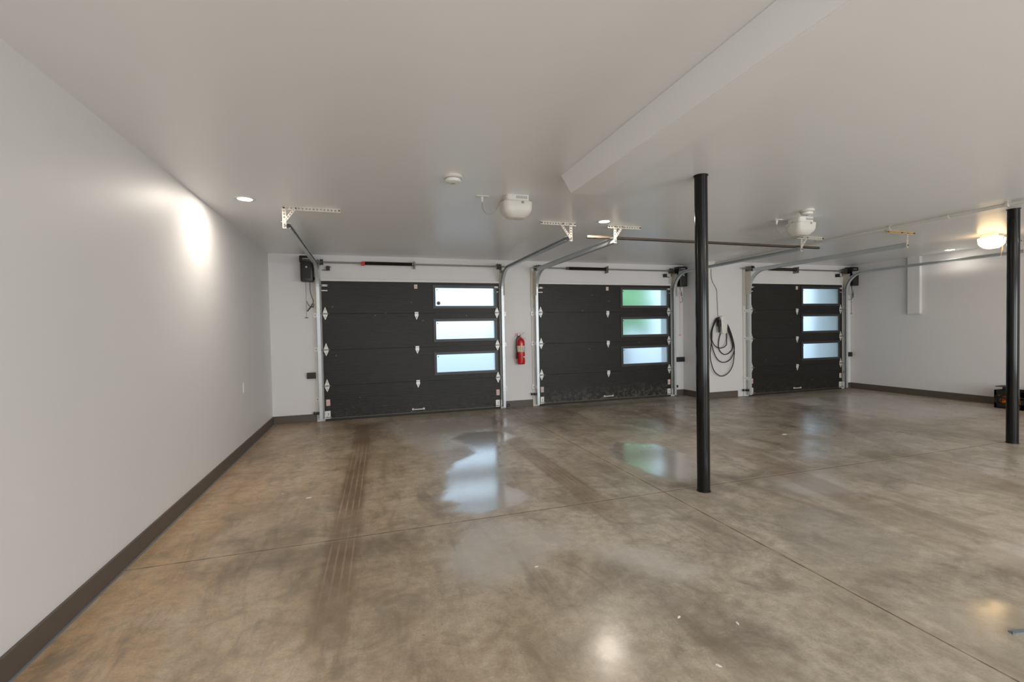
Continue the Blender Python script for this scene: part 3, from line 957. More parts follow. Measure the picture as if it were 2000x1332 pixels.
hanger(-0.715, 4.745, -0.735, -0.22, 'perforated ceiling hanger closest to the long wall')
hanger(2.225, 4.745, 2.29, 1.86, 'perforated ceiling hanger reaching toward the long wall, before the recessed light')
hanger(2.790, 4.745, 2.70, 3.14, 'perforated ceiling hanger just beyond the middle recessed light')
hanger(5.655, 4.745, 5.58, 6.05, 'perforated ceiling hanger behind the round unlit ceiling lamp')
hanger(6.843, 4.20, 6.47, 6.98, 'wooden cleat hanger below the ceiling conduit', wood=True)
hanger(9.375, 4.20, 9.05, 9.42, 'perforated ceiling hanger partly behind the farther black post')

# tie rod across the middle door's tracks
b = MB()
yr = 4.80
b.box(2.46, 6.06, yr, yr + 0.004, 2.392, 2.422)
b.box(2.46, 6.06, yr, yr + 0.028, 2.392, 2.396)
tag(b.build('tie_bar', M['rod']), 'long brown steel angle bar tying the middle door tracks together', 'bar')


# ------------------------------------------------------------------ torsion shafts
def torsion(x0, x1, yw, sx0, sx1, bx_, lab, redcone, xs0, xs1):
    y = yw - 0.10; z = 2.415
    t = thing('torsion_shaft', lab, 'torsion shaft', ((x0 + x1) / 2, y, z), 'torsion shafts above the garage doors')
    MB().cyl((xs0, y, z), (xs1, y, z), 0.0125, n=16).build('shaft', M['galvdull'], t, smooth=True)
    # spring as a wound coil
    n = int((sx1 - sx0) / 0.011)
    r = 0.026
    prof = []
    for i in range(n * 2 + 1):
        prof.append((r + (0.003 if i % 2 else -0.001), (sx1 - sx0) * i / (n * 2)))
    prof = [(0.0135, 0)] + prof + [(0.0135, sx1 - sx0)]
    MB().lathe(prof, (sx0, y, z), 20, 'x').build('spring', M['spring'], t, smooth=True)
    # winding cone at the near end, stationary cone + centre plate at the other
    c = MB().lathe([(0.013, 0), (0.022, 0.0), (0.026, 0.02), (0.024, 0.05), (0.013, 0.05)], (sx0 - 0.05, y, z), 16, 'x')
    co = c.build('winding_cone', M['castiron'] if not redcone else M['red'], t, smooth=True)
    if redcone:
        co['label'] = 'red winding cone'
        MB().box(sx0 - 0.06, sx0 - 0.005, y - 0.055, y - 0.022, z - 0.045, z + 0.008, 0.006).build('tag', M['red'], co)
    c = MB().lathe([(0.013, 0), (0.030, 0.0), (0.030, 0.012), (0.018, 0.03), (0.013, 0.03)], (sx1, y, z), 16, 'x')
    c.box(bx_ - 0.002, bx_ + 0.002, y - 0.03, yw - 0.001, z - 0.065, z + 0.055, 0.0)
    c.box(bx_ - 0.002, bx_ + 0.028, yw - 0.005, yw - 0.001, z - 0.065, z + 0.055)
    c.build('anchor_plate', M['galvdull'], t)
    for s, xe in ((-1, x0), (1, x1)):
        d = MB().lathe([(0.013, 0), (0.052, 0), (0.052, 0.004), (0.040, 0.006), (0.040, 0.030), (0.050, 0.034), (0.050, 0.038), (0.013, 0.038)], (xe - 0.019 + (0.02 if s < 0 else -0.02), y, z), 24, 'x')
        d.build('cable_drum', M['castiron'], t, smooth=True)
        e = MB()
        xb = xe + s * 0.028
        e.box(xb - 0.0015, xb + 0.0015, y - 0.032, yw - 0.0235, z - 0.06, z + 0.045)
        e.box(min(xb, xb + s * 0.03), max(xb, xb + s * 0.03), yw - 0.0225 - 0.004, yw - 0.0223, z - 0.10, z + 0.045)
        e.cyl((xb - 0.006, y, z), (xb + 0.006, y, z), 0.026, n=20)
        e.build('bearing_plate', M['galvdull'], t)
        cb = MB().tube([(xe + s * 0.012, y + 0.034, z), (xe + s * 0.012, y + 0.034, 1.2), (xe + s * 0.010, yw - 0.06, 0.10)], 0.0016, 6, 1)
        cb.build('lift_cable', M['galvdull'], t)
    return t


torsion(D1[0], D1[1], YB, -0.01, 0.705, 0.74, 'torsion shaft with red cone above the widest door', True, -0.698, 2.30)
torsion(D2[0], D2[1], YB, 3.43, 4.17, 4.205, 'torsion shaft with dark spring above the middle door', False, 2.76, 5.640)
torsion(D3[0], D3[1], YC, 7.38, 8.02, 8.055, 'torsion shaft half hidden by a track above the narrowest door', False, 6.72, 9.357)


# ------------------------------------------------------------------ wall-mount openers
def opener(x0, x1, yw, lab, xshaft, loops):
    t = thing('door_opener', lab, 'door opener', ((x0 + x1) / 2, yw, 2.1), 'black wall-mounted door openers')
    zc0, zc1 = 2.115, 2.500
    yf = yw - 0.19
    b = MB().box(x0, x1, yf, yw - 0.030, zc0, zc1 - 0.09, 0.016)
    h = b.build('housing', M['black'], t, smooth=True)
    b = MB().box(x0 - 0.012, x1 + 0.012, yf + 0.012, yw - 0.029, zc1 - 0.10, zc1 - 0.003, 0.018)
    b.build('cap', M['black'], t, smooth=True)
    MB().box(x0 + 0.025, x1 - 0.03, yf - 0.002, yf + 0.001, zc0 + 0.045, zc1 - 0.19, 0.004).build('front_cover', M['rubber'], t)
    xm = (x0 + x1) / 2
    s = MB().lathe([(0.002, 0), (0.013, 0.0), (0.011, -0.004), (0.002, -0.005)], (xm, yf - 0.001, 2.325), 20, 'y')
    s.build('button', M['offwhite'], t, smooth=True)
    k = MB()
    for i in range(9):
        w = 0.0052 if i % 3 else 0.0075
        k.box(xm - 0.048 + i * 0.0105, xm - 0.048 + i * 0.0105 + w, yf + 0.0105, yf + 0.0125, 2.445, 2.456)
    k.build('wordmark', M['offwhite'], t)
    s = -1 if xshaft < xm else 1
    xe = x0 if s < 0 else x1
    b = MB()
    b.cyl((xe, yw - 0.10, 2.415), (xshaft, yw - 0.10, 2.415), 0.028, n=18)
    b.build('drive_collar', M['black'], t)
    MB().box(min(xe, xe + s * 0.022), max(xe, xe + s * 0.022), yw - 0.06, yw - 0.030, 2.15, 2.19, 0.003).build('mounting_foot', M['black'], t)
    # emergency pull cord
    px_ = x0 + 0.04 if loops[0] > 0 else x1 - 0.04
    px_ = loops[0]
    b = MB().tube([(px_, yf + 0.05, zc0 + 0.01), (px_, yf + 0.05, 1.9), (px_ - 0.002, yf + 0.05, loops[1])], 0.0025, 6, 1)
    pc = b.build('pull_cord', M['inkred'] if loops[3] else M['castiron'], t)
    MB().box(px_ - 0.026, px_ + 0.022, yf + 0.043, yf + 0.057, loops[1] - 0.012, loops[1], 0.004).build('pull_handle', M['red'] if loops[3] else M['castiron'], pc)
    # power lead bundled up and plugged in
    b = MB()
    b.tube([tuple(p) for p in loops[2]], 0.0045, 8, 5)
    b.build('power_lead', M['black'], t, smooth=True)
    return t


yo = YB - 0.10
opener(-0.920, -0.750, YB, 'black wall-mounted opener in the corner beside the widest door', -0.701,
       (-0.855, 1.585, [(-0.80, yo, 2.13), (-0.802, yo, 2.0), (-0.785, yo, 1.90), (-0.765, yo, 1.84), (-0.775, yo, 1.78), (-0.80, yo, 1.745), (-0.845, yo, 1.69), (-0.84, yo, 1.68), (-0.80, yo, 1.73), (-0.765, yo, 1.755), (-0.758, yo, 1.78), (-0.775, yo, 1.79), (-0.79, yo, 1.76), (-0.76, yo, 1.74), (-0.81, yo, 1.75), (-0.845, yo, 1.80), (-0.85, yo, 1.83)], False))
opener(5.705, 5.875, YB, 'black wall-mounted opener in the recess beside the middle door', 5.643,
       (5.73, 1.19, [(5.78, yo, 2.12), (5.775, yo, 2.06), (5.80, yo, 2.02), (5.785, yo, 1.98), (5.815, yo, 1.95), (5.80, yo, 2.01), (5.79, yo, 1.96), (5.82, yo, 1.90), (5.82, yo, 1.84), (5.79, yo, 1.81), (5.765, yo, 1.82)], True))
yo = YC - 0.10
opener(9.415, 9.585, YC, 'black wall-mounted opener in the far corner beside the narrowest door', 9.360,
       (9.44, 1.555, [(9.51, yo, 2.12), (9.515, yo, 2.06), (9.54, yo, 2.00), (9.525, yo, 1.92), (9.555, yo, 1.88), (9.545, yo, 1.99), (9.53, yo, 1.90), (9.50, yo, 1.85), (9.45, yo, 1.83), (9.41, yo, 1.845)], False))

# black cable-tension monitors beside the shaft
for (x, yw, s, lab) in ((D1[0] + 0.10, YB, 1, 'small black cable monitor next to the corner opener of the widest door'),
                        (D2[1] - 0.11, YB, -1, 'small black cable monitor above the top pane of the middle door'),
                        (D3[1] - 0.11, YC, -1, 'small black cable monitor above the top pane of the narrowest door')):
    t = thing('cable_monitor', lab, 'sensor', (x, yw, 2.33), 'cable tension monitors')
    b = MB().box(x - 0.022, x + 0.028, yw - 0.07, yw - 0.002, 2.300, 2.365, 0.006)
    b.cyl((x + s * 0.02, yw - 0.045, 2.35), (x + s * 0.045, yw - 0.045, 2.35), 0.006, n=10)
    b.build('body', M['black'], t)
    b = MB().box(min(x, x - s * 0.085), max(x, x - s * 0.085), yw - 0.06, yw - 0.045, 2.298, 2.308, 0.002)
    b.build('arm', M['black'], t)

# photo-eye sensors at the foot of each track
for (x, yw, s, z, lab) in ((-0.748, YB, -1, 0.135, 'black safety sensor at the foot of the widest door, long wall side'),
                           (2.245, YB, 1, 0.05, 'black safety sensor low beside the widest door, extinguisher side'),
                           (2.762, YB, -1, 0.215, 'black safety sensor at the foot of the middle door, extinguisher side'),
                           (5.682, YB, 1, 0.19, 'black safety sensor low in the recess by the middle door'),
                           (6.816, YC, -1, 0.12, 'black safety sensor at the foot of the narrowest door, charger side'),
                           (9.40, YC, 1, 0.10, 'black safety sensor near the far corner baseboard')):
    t = thing('safety_sensor', lab, 'sensor', (x, yw, z), 'black safety sensors low beside the tracks')
    MB().box(x - 0.022, x + 0.022, yw - 0.105, yw - 0.055, z - 0.02, z + 0.02, 0.006).build('body', M['black'], t)
    b = MB().box(min(x, x + s * 0.06), max(x, x + s * 0.06), yw - 0.06, yw - 0.045, z - 0.016, z + 0.014, 0.003)
    b.box(x + s * 0.05 - 0.008, x + s * 0.05 + 0.008, yw - 0.06, yw - 0.0225, z - 0.02, z + 0.02, 0.003)
    b.build('bracket', M['black'], t)
    MB().cyl((x + s * 0.035, yw - 0.066, z), (x + s * 0.035, yw - 0.060, z), 0.005, n=8).build('screw', M['white'], t)

# black flat boxes on the wall
for (x0, x1, yw, lab) in ((-0.888, -0.762, YB, 'flat black metal box on the wall beside the widest door'),
                          (5.735, 5.905, YB, 'flat black metal box low in the recess by the middle door'),
                          (9.455, 9.60, YC, 'flat black metal box in the far corner')):
    t = thing('lock_box', lab, 'box', ((x0 + x1) / 2, yw, 0.66), 'flat black boxes beside the doors')
    MB().box(x0, x1, yw - 0.045, yw - 0.001, 0.660, 0.752, 0.003).build('case', M['black'], t)
    MB().box(x1 - 0.03, x1 - 0.012, yw - 0.05, yw - 0.045, 0.695, 0.722, 0.002).build('latch', M['ink'], t)

# ------------------------------------------------------------------ fire extinguisher
ex, ey = 2.512, YB - 0.085
t = thing('fire_extinguisher', 'red fire extinguisher hanging on the pier between two garage doors', 'fire extinguisher', (ex, ey, 0.75))
MB().lathe([(0.002, 0.75), (0.060, 0.75), (0.066, 0.757), (0.069, 0.775), (0.069, 1.115), (0.066, 1.145), (0.055, 1.172), (0.035, 1.19), (0.018, 1.197), (0.016, 1.21), (0.002, 1.21)], (ex, ey, 0), 40).build('cylinder', M['extred'], t, smooth=True)
lb = MB()


def arc_strip(mb, r, a0, a1, z0, z1, n=16):
    ri = r - 0.0012
    for i in range(n):
        t0 = a0 + (a1 - a0) * i / n; t1 = a0 + (a1 - a0) * (i + 1) / n
        v = []
        for z in (z0, z1):
            for rr in (ri, r):
                for tt in (t0, t1):
                    v.append((ex + rr * math.cos(tt), ey + rr * math.sin(tt), z))
        mb.poly(v, [(0, 1, 3, 2), (4, 6, 7, 5), (0, 4, 5, 1), (2, 3, 7, 6), (0, 2, 6, 4), (1, 5, 7, 3)])


arc_strip(lb, 0.0705, -PI * 1.08, PI * 0.05, 0.965, 1.068)
lo_ = lb.build('label', M['label'], t)
lo_['label'] = 'wide cream instruction label'
k = MB()
arc_strip(k, 0.0715, -PI * 0.66, -PI * 0.56, 0.968, 1.065, 4)
k.build('yellow_block', M['yellow'], lo_)
k = MB()
for i, (a0, a1) in enumerate(((-0.50, -0.40), (-0.36, -0.26), (-0.22, -0.12))):
    for j in range(3):
        arc_strip(k, 0.0715, PI * a0, PI * (a0 + 0.05 + 0.02 * ((i + j) % 2)), 0.978 + j * 0.03, 0.990 + j * 0.03, 3)
k.build('print', M['ink'], lo_)
k = MB()
arc_strip(k, 0.0705, -PI * 0.42, -PI * 0.16, 0.868, 0.884, 6)
arc_strip(k, 0.0708, -PI * 0.32, -PI * 0.20, 0.860, 0.893, 5)
k.build('service_sticker', M['label'], t)
b = MB()
b.cyl((ex, ey, 1.205), (ex, ey, 1.245), 0.015, n=16)
b.box(ex - 0.020, ex + 0.020, ey - 0.014, ey + 0.014, 1.222, 1.25, 0.003)
b.cyl((ex, ey - 0.012, 1.235), (ex, ey - 0.026, 1.235), 0.013, n=16)
b.build('valve', M['galvdull'], t)
b = MB()
b.prism([(ex - 0.01, 1.252), (ex + 0.035, 1.272), (ex + 0.075, 1.300), (ex + 0.078, 1.293), (ex + 0.04, 1.262), (ex - 0.008, 1.240)], 'y', ey - 0.010, ey + 0.010)
b.build('squeeze_lever', M['galvdull'], t)
b = MB()
b.prism([(ex + 0.01, 1.228), (ex + 0.05, 1.216), (ex + 0.095, 1.185), (ex + 0.09, 1.178), (ex + 0.045, 1.205), (ex + 0.01, 1.217)], 'y', ey - 0.010, ey + 0.010)
b.build('carry_handle', M['galvdull'], t)
b = MB().box(ex - 0.052, ex - 0.022, ey - 0.015, ey + 0.012, 1.232, 1.285, 0.005)
b.box(ex - 0.03, ex + 0.0, ey - 0.012, ey + 0.01, 1.228, 1.242, 0.003)
b.build('safety_cap', M['extred'], t)
b = MB().tube([(ex - 0.018, ey - 0.02, 1.235), (ex - 0.055, ey - 0.025, 1.225), (ex - 0.083, ey - 0.02, 1.17), (ex - 0.086, ey - 0.015, 1.08), (ex - 0.082, ey - 0.012, 1.0), (ex - 0.075, ey - 0.012, 0.965)], 0.0085, 12, 5)
b.build('hose', M['rubber'], t, smooth=True)
b = MB().cyl((ex - 0.078, ey - 0.012, 0.97), (ex - 0.084, ey - 0.012, 0.845), 0.010, 0.014, n=14)
b.box(ex - 0.088, ex - 0.058, ey - 0.02, ey - 0.004, 0.955, 0.972, 0.003)
b.build('nozzle', M['rubber'], t, smooth=True)
MB().box(ex - 0.02, ex + 0.02, ey + 0.06, YB, 0.85, 1.23, 0.003).build('wall_bracket', M['galvdull'], t)

# ------------------------------------------------------------------ car charger with looped cable
cx0, cyw = 6.275, YC
t = thing('car_charger', 'white wall charger with black cable hung in long loops', 'car charger', (cx0, cyw, 1.2))


def rrect(cx, cz, w, h, r, n=5):
    pts = []
    for (sx, sz, a0) in ((1, 1, 0), (-1, 1, PI / 2), (-1, -1, PI), (1, -1, 3 * PI / 2)):
        for i in range(n + 1):
            a = a0 + PI / 2 * i / n
            pts.append((cx + sx * (w / 2 - r) + r * math.cos(a), cz + sz * (h / 2 - r) + r * math.sin(a)))
    return pts


rs = []
for (yy, w, h, r) in ((cyw - 0.001, 0.13, 0.30, 0.03), (cyw - 0.09, 0.150, 0.335, 0.04), (cyw - 0.105, 0.145, 0.33, 0.045), (cyw - 0.112, 0.12, 0.30, 0.045)):
    ring = rrect(cx0 + 0.005, 1.365, w, h, r)
    # narrower at the foot, like a shield
    ring = [(x0_ if z_ > 1.36 else cx0 + 0.005 + (x0_ - cx0 - 0.005) * (1 - 0.30 * (1.36 - z_) / 0.17), yy, z_) for x0_, z_ in ring]
    rs.append(ring)
MB().rings(rs).build('charger_body', M['white'], t, smooth=True)
b = MB().box(6.19 - 0.025, 6.19 + 0.028, cyw - 0.10, cyw - 0.035, 1.34, 1.46, 0.008)
b.cyl((6.195, cyw - 0.07, 1.36), (6.198, cyw - 0.07, 1.225), 0.022, 0.016, n=16)
b.build('plug_holster', M['black'], t)
b = MB().cyl((6.345, cyw - 0.05, 1.34), (6.375, cyw - 0.05, 1.24), 0.026, 0.014, n=16)
b.build('plug', M['black'], t, smooth=True)
import_loop = [
    # bottom exit of the charger, then each hanging loop in turn (x, z)
    (6.262, 1.205), (6.225, 1.09), (6.215, 0.95), (6.262, 0.86), (6.355, 0.810), (6.462, 0.840), (6.54, 0.935), (6.50, 1.12), (6.40, 1.33), (6.345, 1.45), (6.265, 1.50), (6.17, 1.48),
    (6.08, 1.36), (6.03, 1.20), (6.045, 1.03), (6.10, 0.85), (6.185, 0.72), (6.30, 0.665), (6.43, 0.69), (6.52, 0.78), (6.567, 0.92), (6.53, 1.10), (6.45, 1.30), (6.36, 1.44), (6.27, 1.505), (6.15, 1.47),
    (6.06, 1.30), (6.04, 1.10), (6.005, 0.88), (6.01, 0.72), (6.07, 0.54), (6.16, 0.45), (6.27, 0.41), (6.40, 0.46), (6.50, 0.58), (6.54, 0.74), (6.535, 0.90), (6.475, 1.12), (6.40, 1.30), (6.34, 1.43), (6.25, 1.49), (6.13, 1.44),
    (6.05, 1.30), (6.02, 1.15), (6.06, 1.02), (6.15, 0.95), (6.25, 0.935), (6.35, 0.985), (6.40, 1.08), (6.405, 1.19), (6.375, 1.25)]
pts = []
for i, (x, z) in enumerate(import_loop):
    k = i / len(import_loop)
    pts.append((x, cyw - 0.022 - 0.014 * (int(i / 12) % 4), z))
MB().tube(pts, 0.0085, 10, 5).build('charging_cable', M['rubber'], t, smooth=True)
b = MB().tube([(6.075, cyw - 0.008, 2.40), (6.075, cyw - 0.008, 2.28), (6.10, cyw - 0.008, 2.17), (6.16, cyw - 0.008, 2.08), (6.195, cyw - 0.008, 2.0), (6.205, cyw - 0.008, 1.85), (6.22, cyw - 0.008, 1.52)], 0.006, 8, 5)
b.build('feed_wire', M['cord'], t, smooth=True)

# ------------------------------------------------------------------ ceiling conduit
t = thing('electrical_conduit', 'long white conduit pipe running across the ceiling to the stepped wall', 'conduit', (6.19, 2.0, H))
b = MB().tube([(6.18, YC, 2.500), (6.18, YC - 0.10, 2.510), (6.185, 5.0, 2.510), (6.20, 2.0, 2.510), (6.21, YF, 2.510)], 0.019, 14, 1)
b.build('pipe', M['offwhite'], t, smooth=True)
for y in (6.3, 4.95, 3.99, 2.9, 1.0):
    b = MB().box(6.155, 6.225, y - 0.012, y + 0.012, H - 0.006, H - 0.001)
    b.cyl((6.19, y - 0.012, 2.510), (6.19, y + 0.012, 2.510), 0.024, n=18)
    b.box(6.180, 6.200, y - 0.011, y + 0.011, 2.49, H - 0.002)
    b.build('clamp', M['offwhite'], t)
for y in (3.42, 5.6):
    MB().cyl((6.192, y - 0.035, 2.510), (6.192, y + 0.035, 2.510), 0.0225, n=18).build('coupling', M['offwhite'], t, smooth=True)

# ------------------------------------------------------------------ recessed downlights
VIS = [(-1.003, 4.575, 'recessed round light glowing close to the long wall'),
       (2.57, 4.598, 'recessed round light glowing between the two wider doors'),
       (9.28, 5.06, 'recessed round light in the far corner beyond the posts')]
HID = [(-0.5, -0.9), (4.3, 0.1), (7.6, 0.4), (0.6, -2.2), (4.3, -2.2), (7.9, -2.2)]  # unseen fixtures added to raise the room's fill light
for i, (x, y, lab) in enumerate(VIS + [(x, y, 'unseen recessed round light added for fill') for x, y in HID]):
    t = thing('recessed_light', lab, 'ceiling light', (x, y, H), 'recessed round ceiling lights')
    MB().lathe([(0.060, -0.0005), (0.060, -0.005), (0.078, -0.006), (0.085, -0.0005)], (x, y, H), 32).build('trim_ring', M['white'], t, smooth=True)
    MB().lathe([(0.001, -0.0008), (0.001, -0.004), (0.060, -0.004), (0.060, -0.0008)], (x, y, H), 32).build('lens', M['led'], t, smooth=True)
    li = bpy.data.lights.new('recessed_light_lamp', 'AREA')
    li.shape = 'DISK'; li.size = 0.11
    li.energy = (12.5, 12.0, 1.6)[i] if i < 3 else 15.0
    li.color = (1.0, 0.89, 0.77)
    lo = bpy.data.objects.new('recessed_light_lamp', li)
    C.objects.link(lo)
    lo.parent = t
    lo.location = (0, 0, -0.008)

# ------------------------------------------------------------------ smoke detectors
for (x, y, lab, k) in ((0.665, 3.54, 'round white smoke detector over the widest door bay', 1.0), (4.44, 3.66, 'round white smoke detector just before the unlit lamp', 0.95)):
    t = thing('smoke_detector', lab, 'smoke detector', (x, y, H), 'smoke detectors')
    MB().lathe([(0.001, 0), (0.072 * k, 0.0), (0.073 * k, -0.016), (0.066 * k, -0.022), (0.001, -0.022)], (x, y, H), 36).build('base_plate', M['offwhite'], t, smooth=True)
    MB().lathe([(0.001, -0.022), (0.060 * k, -0.022), (0.062 * k, -0.034), (0.056 * k, -0.047), (0.040 * k, -0.054), (0.001, -0.056)], (x, y, H), 36).build('body', M['white'], t, smooth=True)
    MB().lathe([(0.0595 * k, -0.0245), (0.0635 * k, -0.0245), (0.0635 * k, -0.0275), (0.0595 * k, -0.0275)], (x, y, H), 36).build('vent_ring', M['cord'], t, smooth=True)
    MB().box(x - 0.012, x + 0.012, y - 0.010, y + 0.008, H - 0.059, H - 0.0545, 0.001).build('test_button', M['cord'], t)


# ------------------------------------------------------------------ ceiling lamps of the openers
def loft_rect(cx, cy, z, w, d, r, n=6):
    return [(a, c, z) for a, c in rrect(cx, cy, w, d, r, n)]


def lamp(x, y, lab, lit, rot=0.0, cord=None):
    t = thing('ceiling_lamp', lab, 'ceiling lamp', (x, y, H), 'boxy plug-in ceiling lamps')
    rs = [loft_rect(x, y, H - 0.0005, 0.215, 0.17, 0.03), loft_rect(x, y, H - 0.055, 0.215, 0.17, 0.03)]
    MB().rings(rs).build('base_housing', M['white'], t, smooth=True)
    rs = [loft_rect(x, y, H - 0.055, 0.255, 0.20, 0.04), loft_rect(x, y, H - 0.062, 0.270, 0.212, 0.045), loft_rect(x, y, H - 0.13, 0.262, 0.205, 0.05),
          loft_rect(x, y, H - 0.155, 0.240, 0.185, 0.055), loft_rect(x, y, H - 0.192, 0.165, 0.12, 0.045), loft_rect(x, y, H - 0.196, 0.12, 0.08, 0.03)]
    MB().rings(rs).build('diffuser', M['lampglow'] if lit else M['offwhite'], t, smooth=True)
    v = MB()
    for i in range(9):
        v.box(x - 0.02 + i * 0.012, x - 0.015 + i * 0.012, y - 0.087, y - 0.0845, H - 0.035, H - 0.010)
    v.build('vent', M['cord'], t)
    MB().box(x + 0.02, x + 0.045, y - 0.1085, y - 0.104, H - 0.082, H - 0.062, 0.001).build('sensor_eye', M['cord'], t)
    if cord:
        MB().tube(cord, 0.0035, 8, 6).build('power_cord', M['cord'], t, smooth=True)
    if lit:
        v = MB()
        v.tube([(x + 0.09, y - 0.07, H - 0.12), (x + 0.085, y - 0.07, H - 0.20), (x + 0.06, y - 0.075, H - 0.27), (x + 0.035, y - 0.08, H - 0.34)], 0.0022, 6, 4)
        v.tube([(x + 0.105, y - 0.07, H - 0.12), (x + 0.10, y - 0.07, H - 0.21), (x + 0.085, y - 0.07, H - 0.24)], 0.0022, 6, 4)
        v.build('pull_string', M['tan'], t)


lamp(1.31, 3.955, 'unlit white ceiling lamp nearest the long wall with a drooping cord', False,
     cord=[(1.012, 4.008, H - 0.05), (1.015, 4.005, H - 0.10), (1.04, 4.0, H - 0.145), (1.09, 3.99, H - 0.155), (1.13, 3.98, H - 0.12), (1.16, 3.97, H - 0.06), (1.20, 3.965, H - 0.03), (1.26, 3.87, H - 0.012)])
lamp(4.72, 3.97, 'unlit white ceiling lamp between the two black posts', False,
     cord=[(4.50, 4.085, H - 0.05), (4.50, 4.08, H - 0.11), (4.525, 4.06, H - 0.14), (4.56, 4.03, H - 0.13), (4.585, 4.0, H - 0.08), (4.62, 3.97, H - 0.03)])
lamp(8.26, 4.03, 'lit warm ceiling lamp beside the farther black post', True)
for (x, y, lab) in ((1.012, 4.010, 'small white ceiling outlet with the drooping cord'), (4.50, 4.087, 'small white ceiling outlet beside the lamp between the posts')):
    t = thing('ceiling_outlet', lab, 'outlet', (x, y, H), 'ceiling outlets feeding the lamps')
    MB().box(x - 0.055, x + 0.055, y - 0.036, y + 0.036, H - 0.006, H - 0.0003, 0.002).build('cover_plate', M['white'], t)
    MB().cyl((x, y, H - 0.006), (x, y, H - 0.05), 0.016, 0.008, n=14).build('plug', M['offwhite'], t, smooth=True)

# wall outlet on the long wall
t = thing('wall_outlet', 'small white outlet cover low on the long bare wall', 'outlet', (XL, 5.925, 0.74))
MB().box(XL + 0.0002, XL + 0.006, 5.89, 5.96, 0.675, 0.79, 0.002).build('cover_plate', M['white'], t)
b = MB()
for z in (0.712, 0.752):
    b.box(XL + 0.006, XL + 0.008, 5.91, 5.94, z - 0.014, z + 0.014, 0.001)
b.build('socket', M['offwhite'], t)

# ------------------------------------------------------------------ crates at the side wall
def crate(x0, x1, y0, y1, h, lab):
    t = thing('storage_crate', lab, 'crate', ((x0 + x1) / 2, (y0 + y1) / 2, 0), 'black open crates by the side wall')
    b = MB()
    w = 0.012
    b.box(x0, x1, y0, y1, 0.0, 0.012)
    for (a, c) in ((x0, y0), (x1 - 0.03, y0), (x0, y1 - 0.03), (x1 - 0.03, y1 - 0.03)):
        b.box(a, a + 0.03, c, c + 0.03, 0.0, h, 0.002)
    for z0_, z1_ in ((0.0, 0.075), (0.15, 0.17), (h - 0.085, h)):
        b.box(x0, x0 + w, y0, y1, z0_, z1_)
        b.box(x1 - w, x1, y0, y1, z0_, z1_)
        b.box(x0, x1, y0, y0 + w, z0_, z1_)
        b.box(x0, x1, y1 - w, y1, z0_, z1_)
    n = 4
    for i in range(1, n):
        f = i / n
        b.box(x0, x0 + w, y0 + (y1 - y0) * f - 0.004, y0 + (y1 - y0) * f + 0.004, 0.07, h - 0.08)
        b.box(x0 + (x1 - x0) * f - 0.004, x0 + (x1 - x0) * f + 0.004, y0, y0 + w, 0.07, h - 0.08)
        b.box(x0 + (x1 - x0) * f - 0.004, x0 + (x1 - x0) * f + 0.004, y1 - w, y1, 0.07, h - 0.08)
    b.build('frame', M['black'], t)
    return t


crate(9.24, 9.57, 4.14, 4.47, 0.275, 'black crate of orange cord and tools at the side wall')
crate(9.22, 9.57, 3.70, 4.05, 0.275, 'black crate topped with orange, mostly hidden by the farther post')
b = MB()
for k in range(4):
    pts = []
    for i in range(17):
        a = 2 * PI * i / 16
        pts.append((9.36 + 0.085 * math.cos(a), 4.315 + 0.115 * math.sin(a), 0.058 + k * 0.042 + 0.018 * math.sin(2 * a + k)))
    b.tube(pts, 0.021, 8, 3)
tag(b.build('extension_cord', M['orange'], smooth=True), 'orange cord coiled inside the black crate', 'cord')
t = thing('drill_driver', 'dark power tool with orange body lying on top of the crate', 'power tool', (9.33, 4.36, 0.3))
MB().box(9.27, 9.41, 4.34, 4.39, 0.285, 0.325, 0.008).build('tool_body', M['black'], t)
MB().cyl((9.30, 4.30, 0.29), (9.30, 4.338, 0.29), 0.028, n=16).build('battery', M['orange'], t, smooth=True)
b = MB().box(9.24, 9.46, 4.32, 4.46, 0.325, 0.335, 0.003)
b.build('base_plate', M['rubber'], t)
tag(MB().box(9.24, 9.55, 3.74, 4.02, 0.22, 0.325, 0.02).build('tool_case', M['orange']), 'orange case sitting in the crate behind the farther post', 'case')
tag(MB().cyl((9.10, 3.985, 0.02), (9.16, 3.985, 0.02), 0.02, n=18).build('tape_roll', M['yellow'], smooth=True), 'small yellow roll on the floor beside the farther post', 'tape')

# grey strip lying on the floor
t = thing('metal_strip', 'grey notched strip lying on the floor near the warm reflection', 'strip', (2.75, 1.13, 0))
d = Vector((2.72 - 2.583, 1.15 - 1.190 + 0.012, 0)).normalized()
n_ = Vector((-d.y, d.x, 0))
p0 = Vector((2.583, 1.192, 0.0))
b = MB()
for (a, c, w0, w1) in ((0.0, 0.012, 0.003, 0.009), (0.0, 0.012, -0.009, -0.004), (0.010, 0.36, -0.010, 0.010)):
    vs = []
    for z in (0.0, 0.006):
        for s_, w_ in ((a, w0), (a, w1), (c, w1), (c, w0)):
            q = p0 + d * s_ + n_ * w_
            vs.append((q.x, q.y, z))
    b.poly(vs, [(3, 2, 1, 0), (4, 5, 6, 7), (0, 1, 5, 4), (1, 2, 6, 5), (2, 3, 7, 6), (3, 0, 4, 7)])
b.build('bar', M['strip'], t)

# paper scraps
for (x, y, s, lab) in ((4.82, 4.29, 0.035, 'white scrap of paper on the floor before the narrowest door'), (-0.49, 4.02, 0.022, 'pale crumb of plaster on the tan floor near the long wall'), (0.874, 2.385, 0.012, 'tiny pale chip on the floor between tyre marks and the puddle reflection')):
    b = MB().prism([(x - s, y - s * 0.4), (x + s * 0.7, y - s * 0.6), (x + s, y + s * 0.3), (x - s * 0.4, y + s * 0.5)], 'z', 0.0, 0.002)
    tag(b.build('debris_scrap', M['paper']), lab, 'scrap')

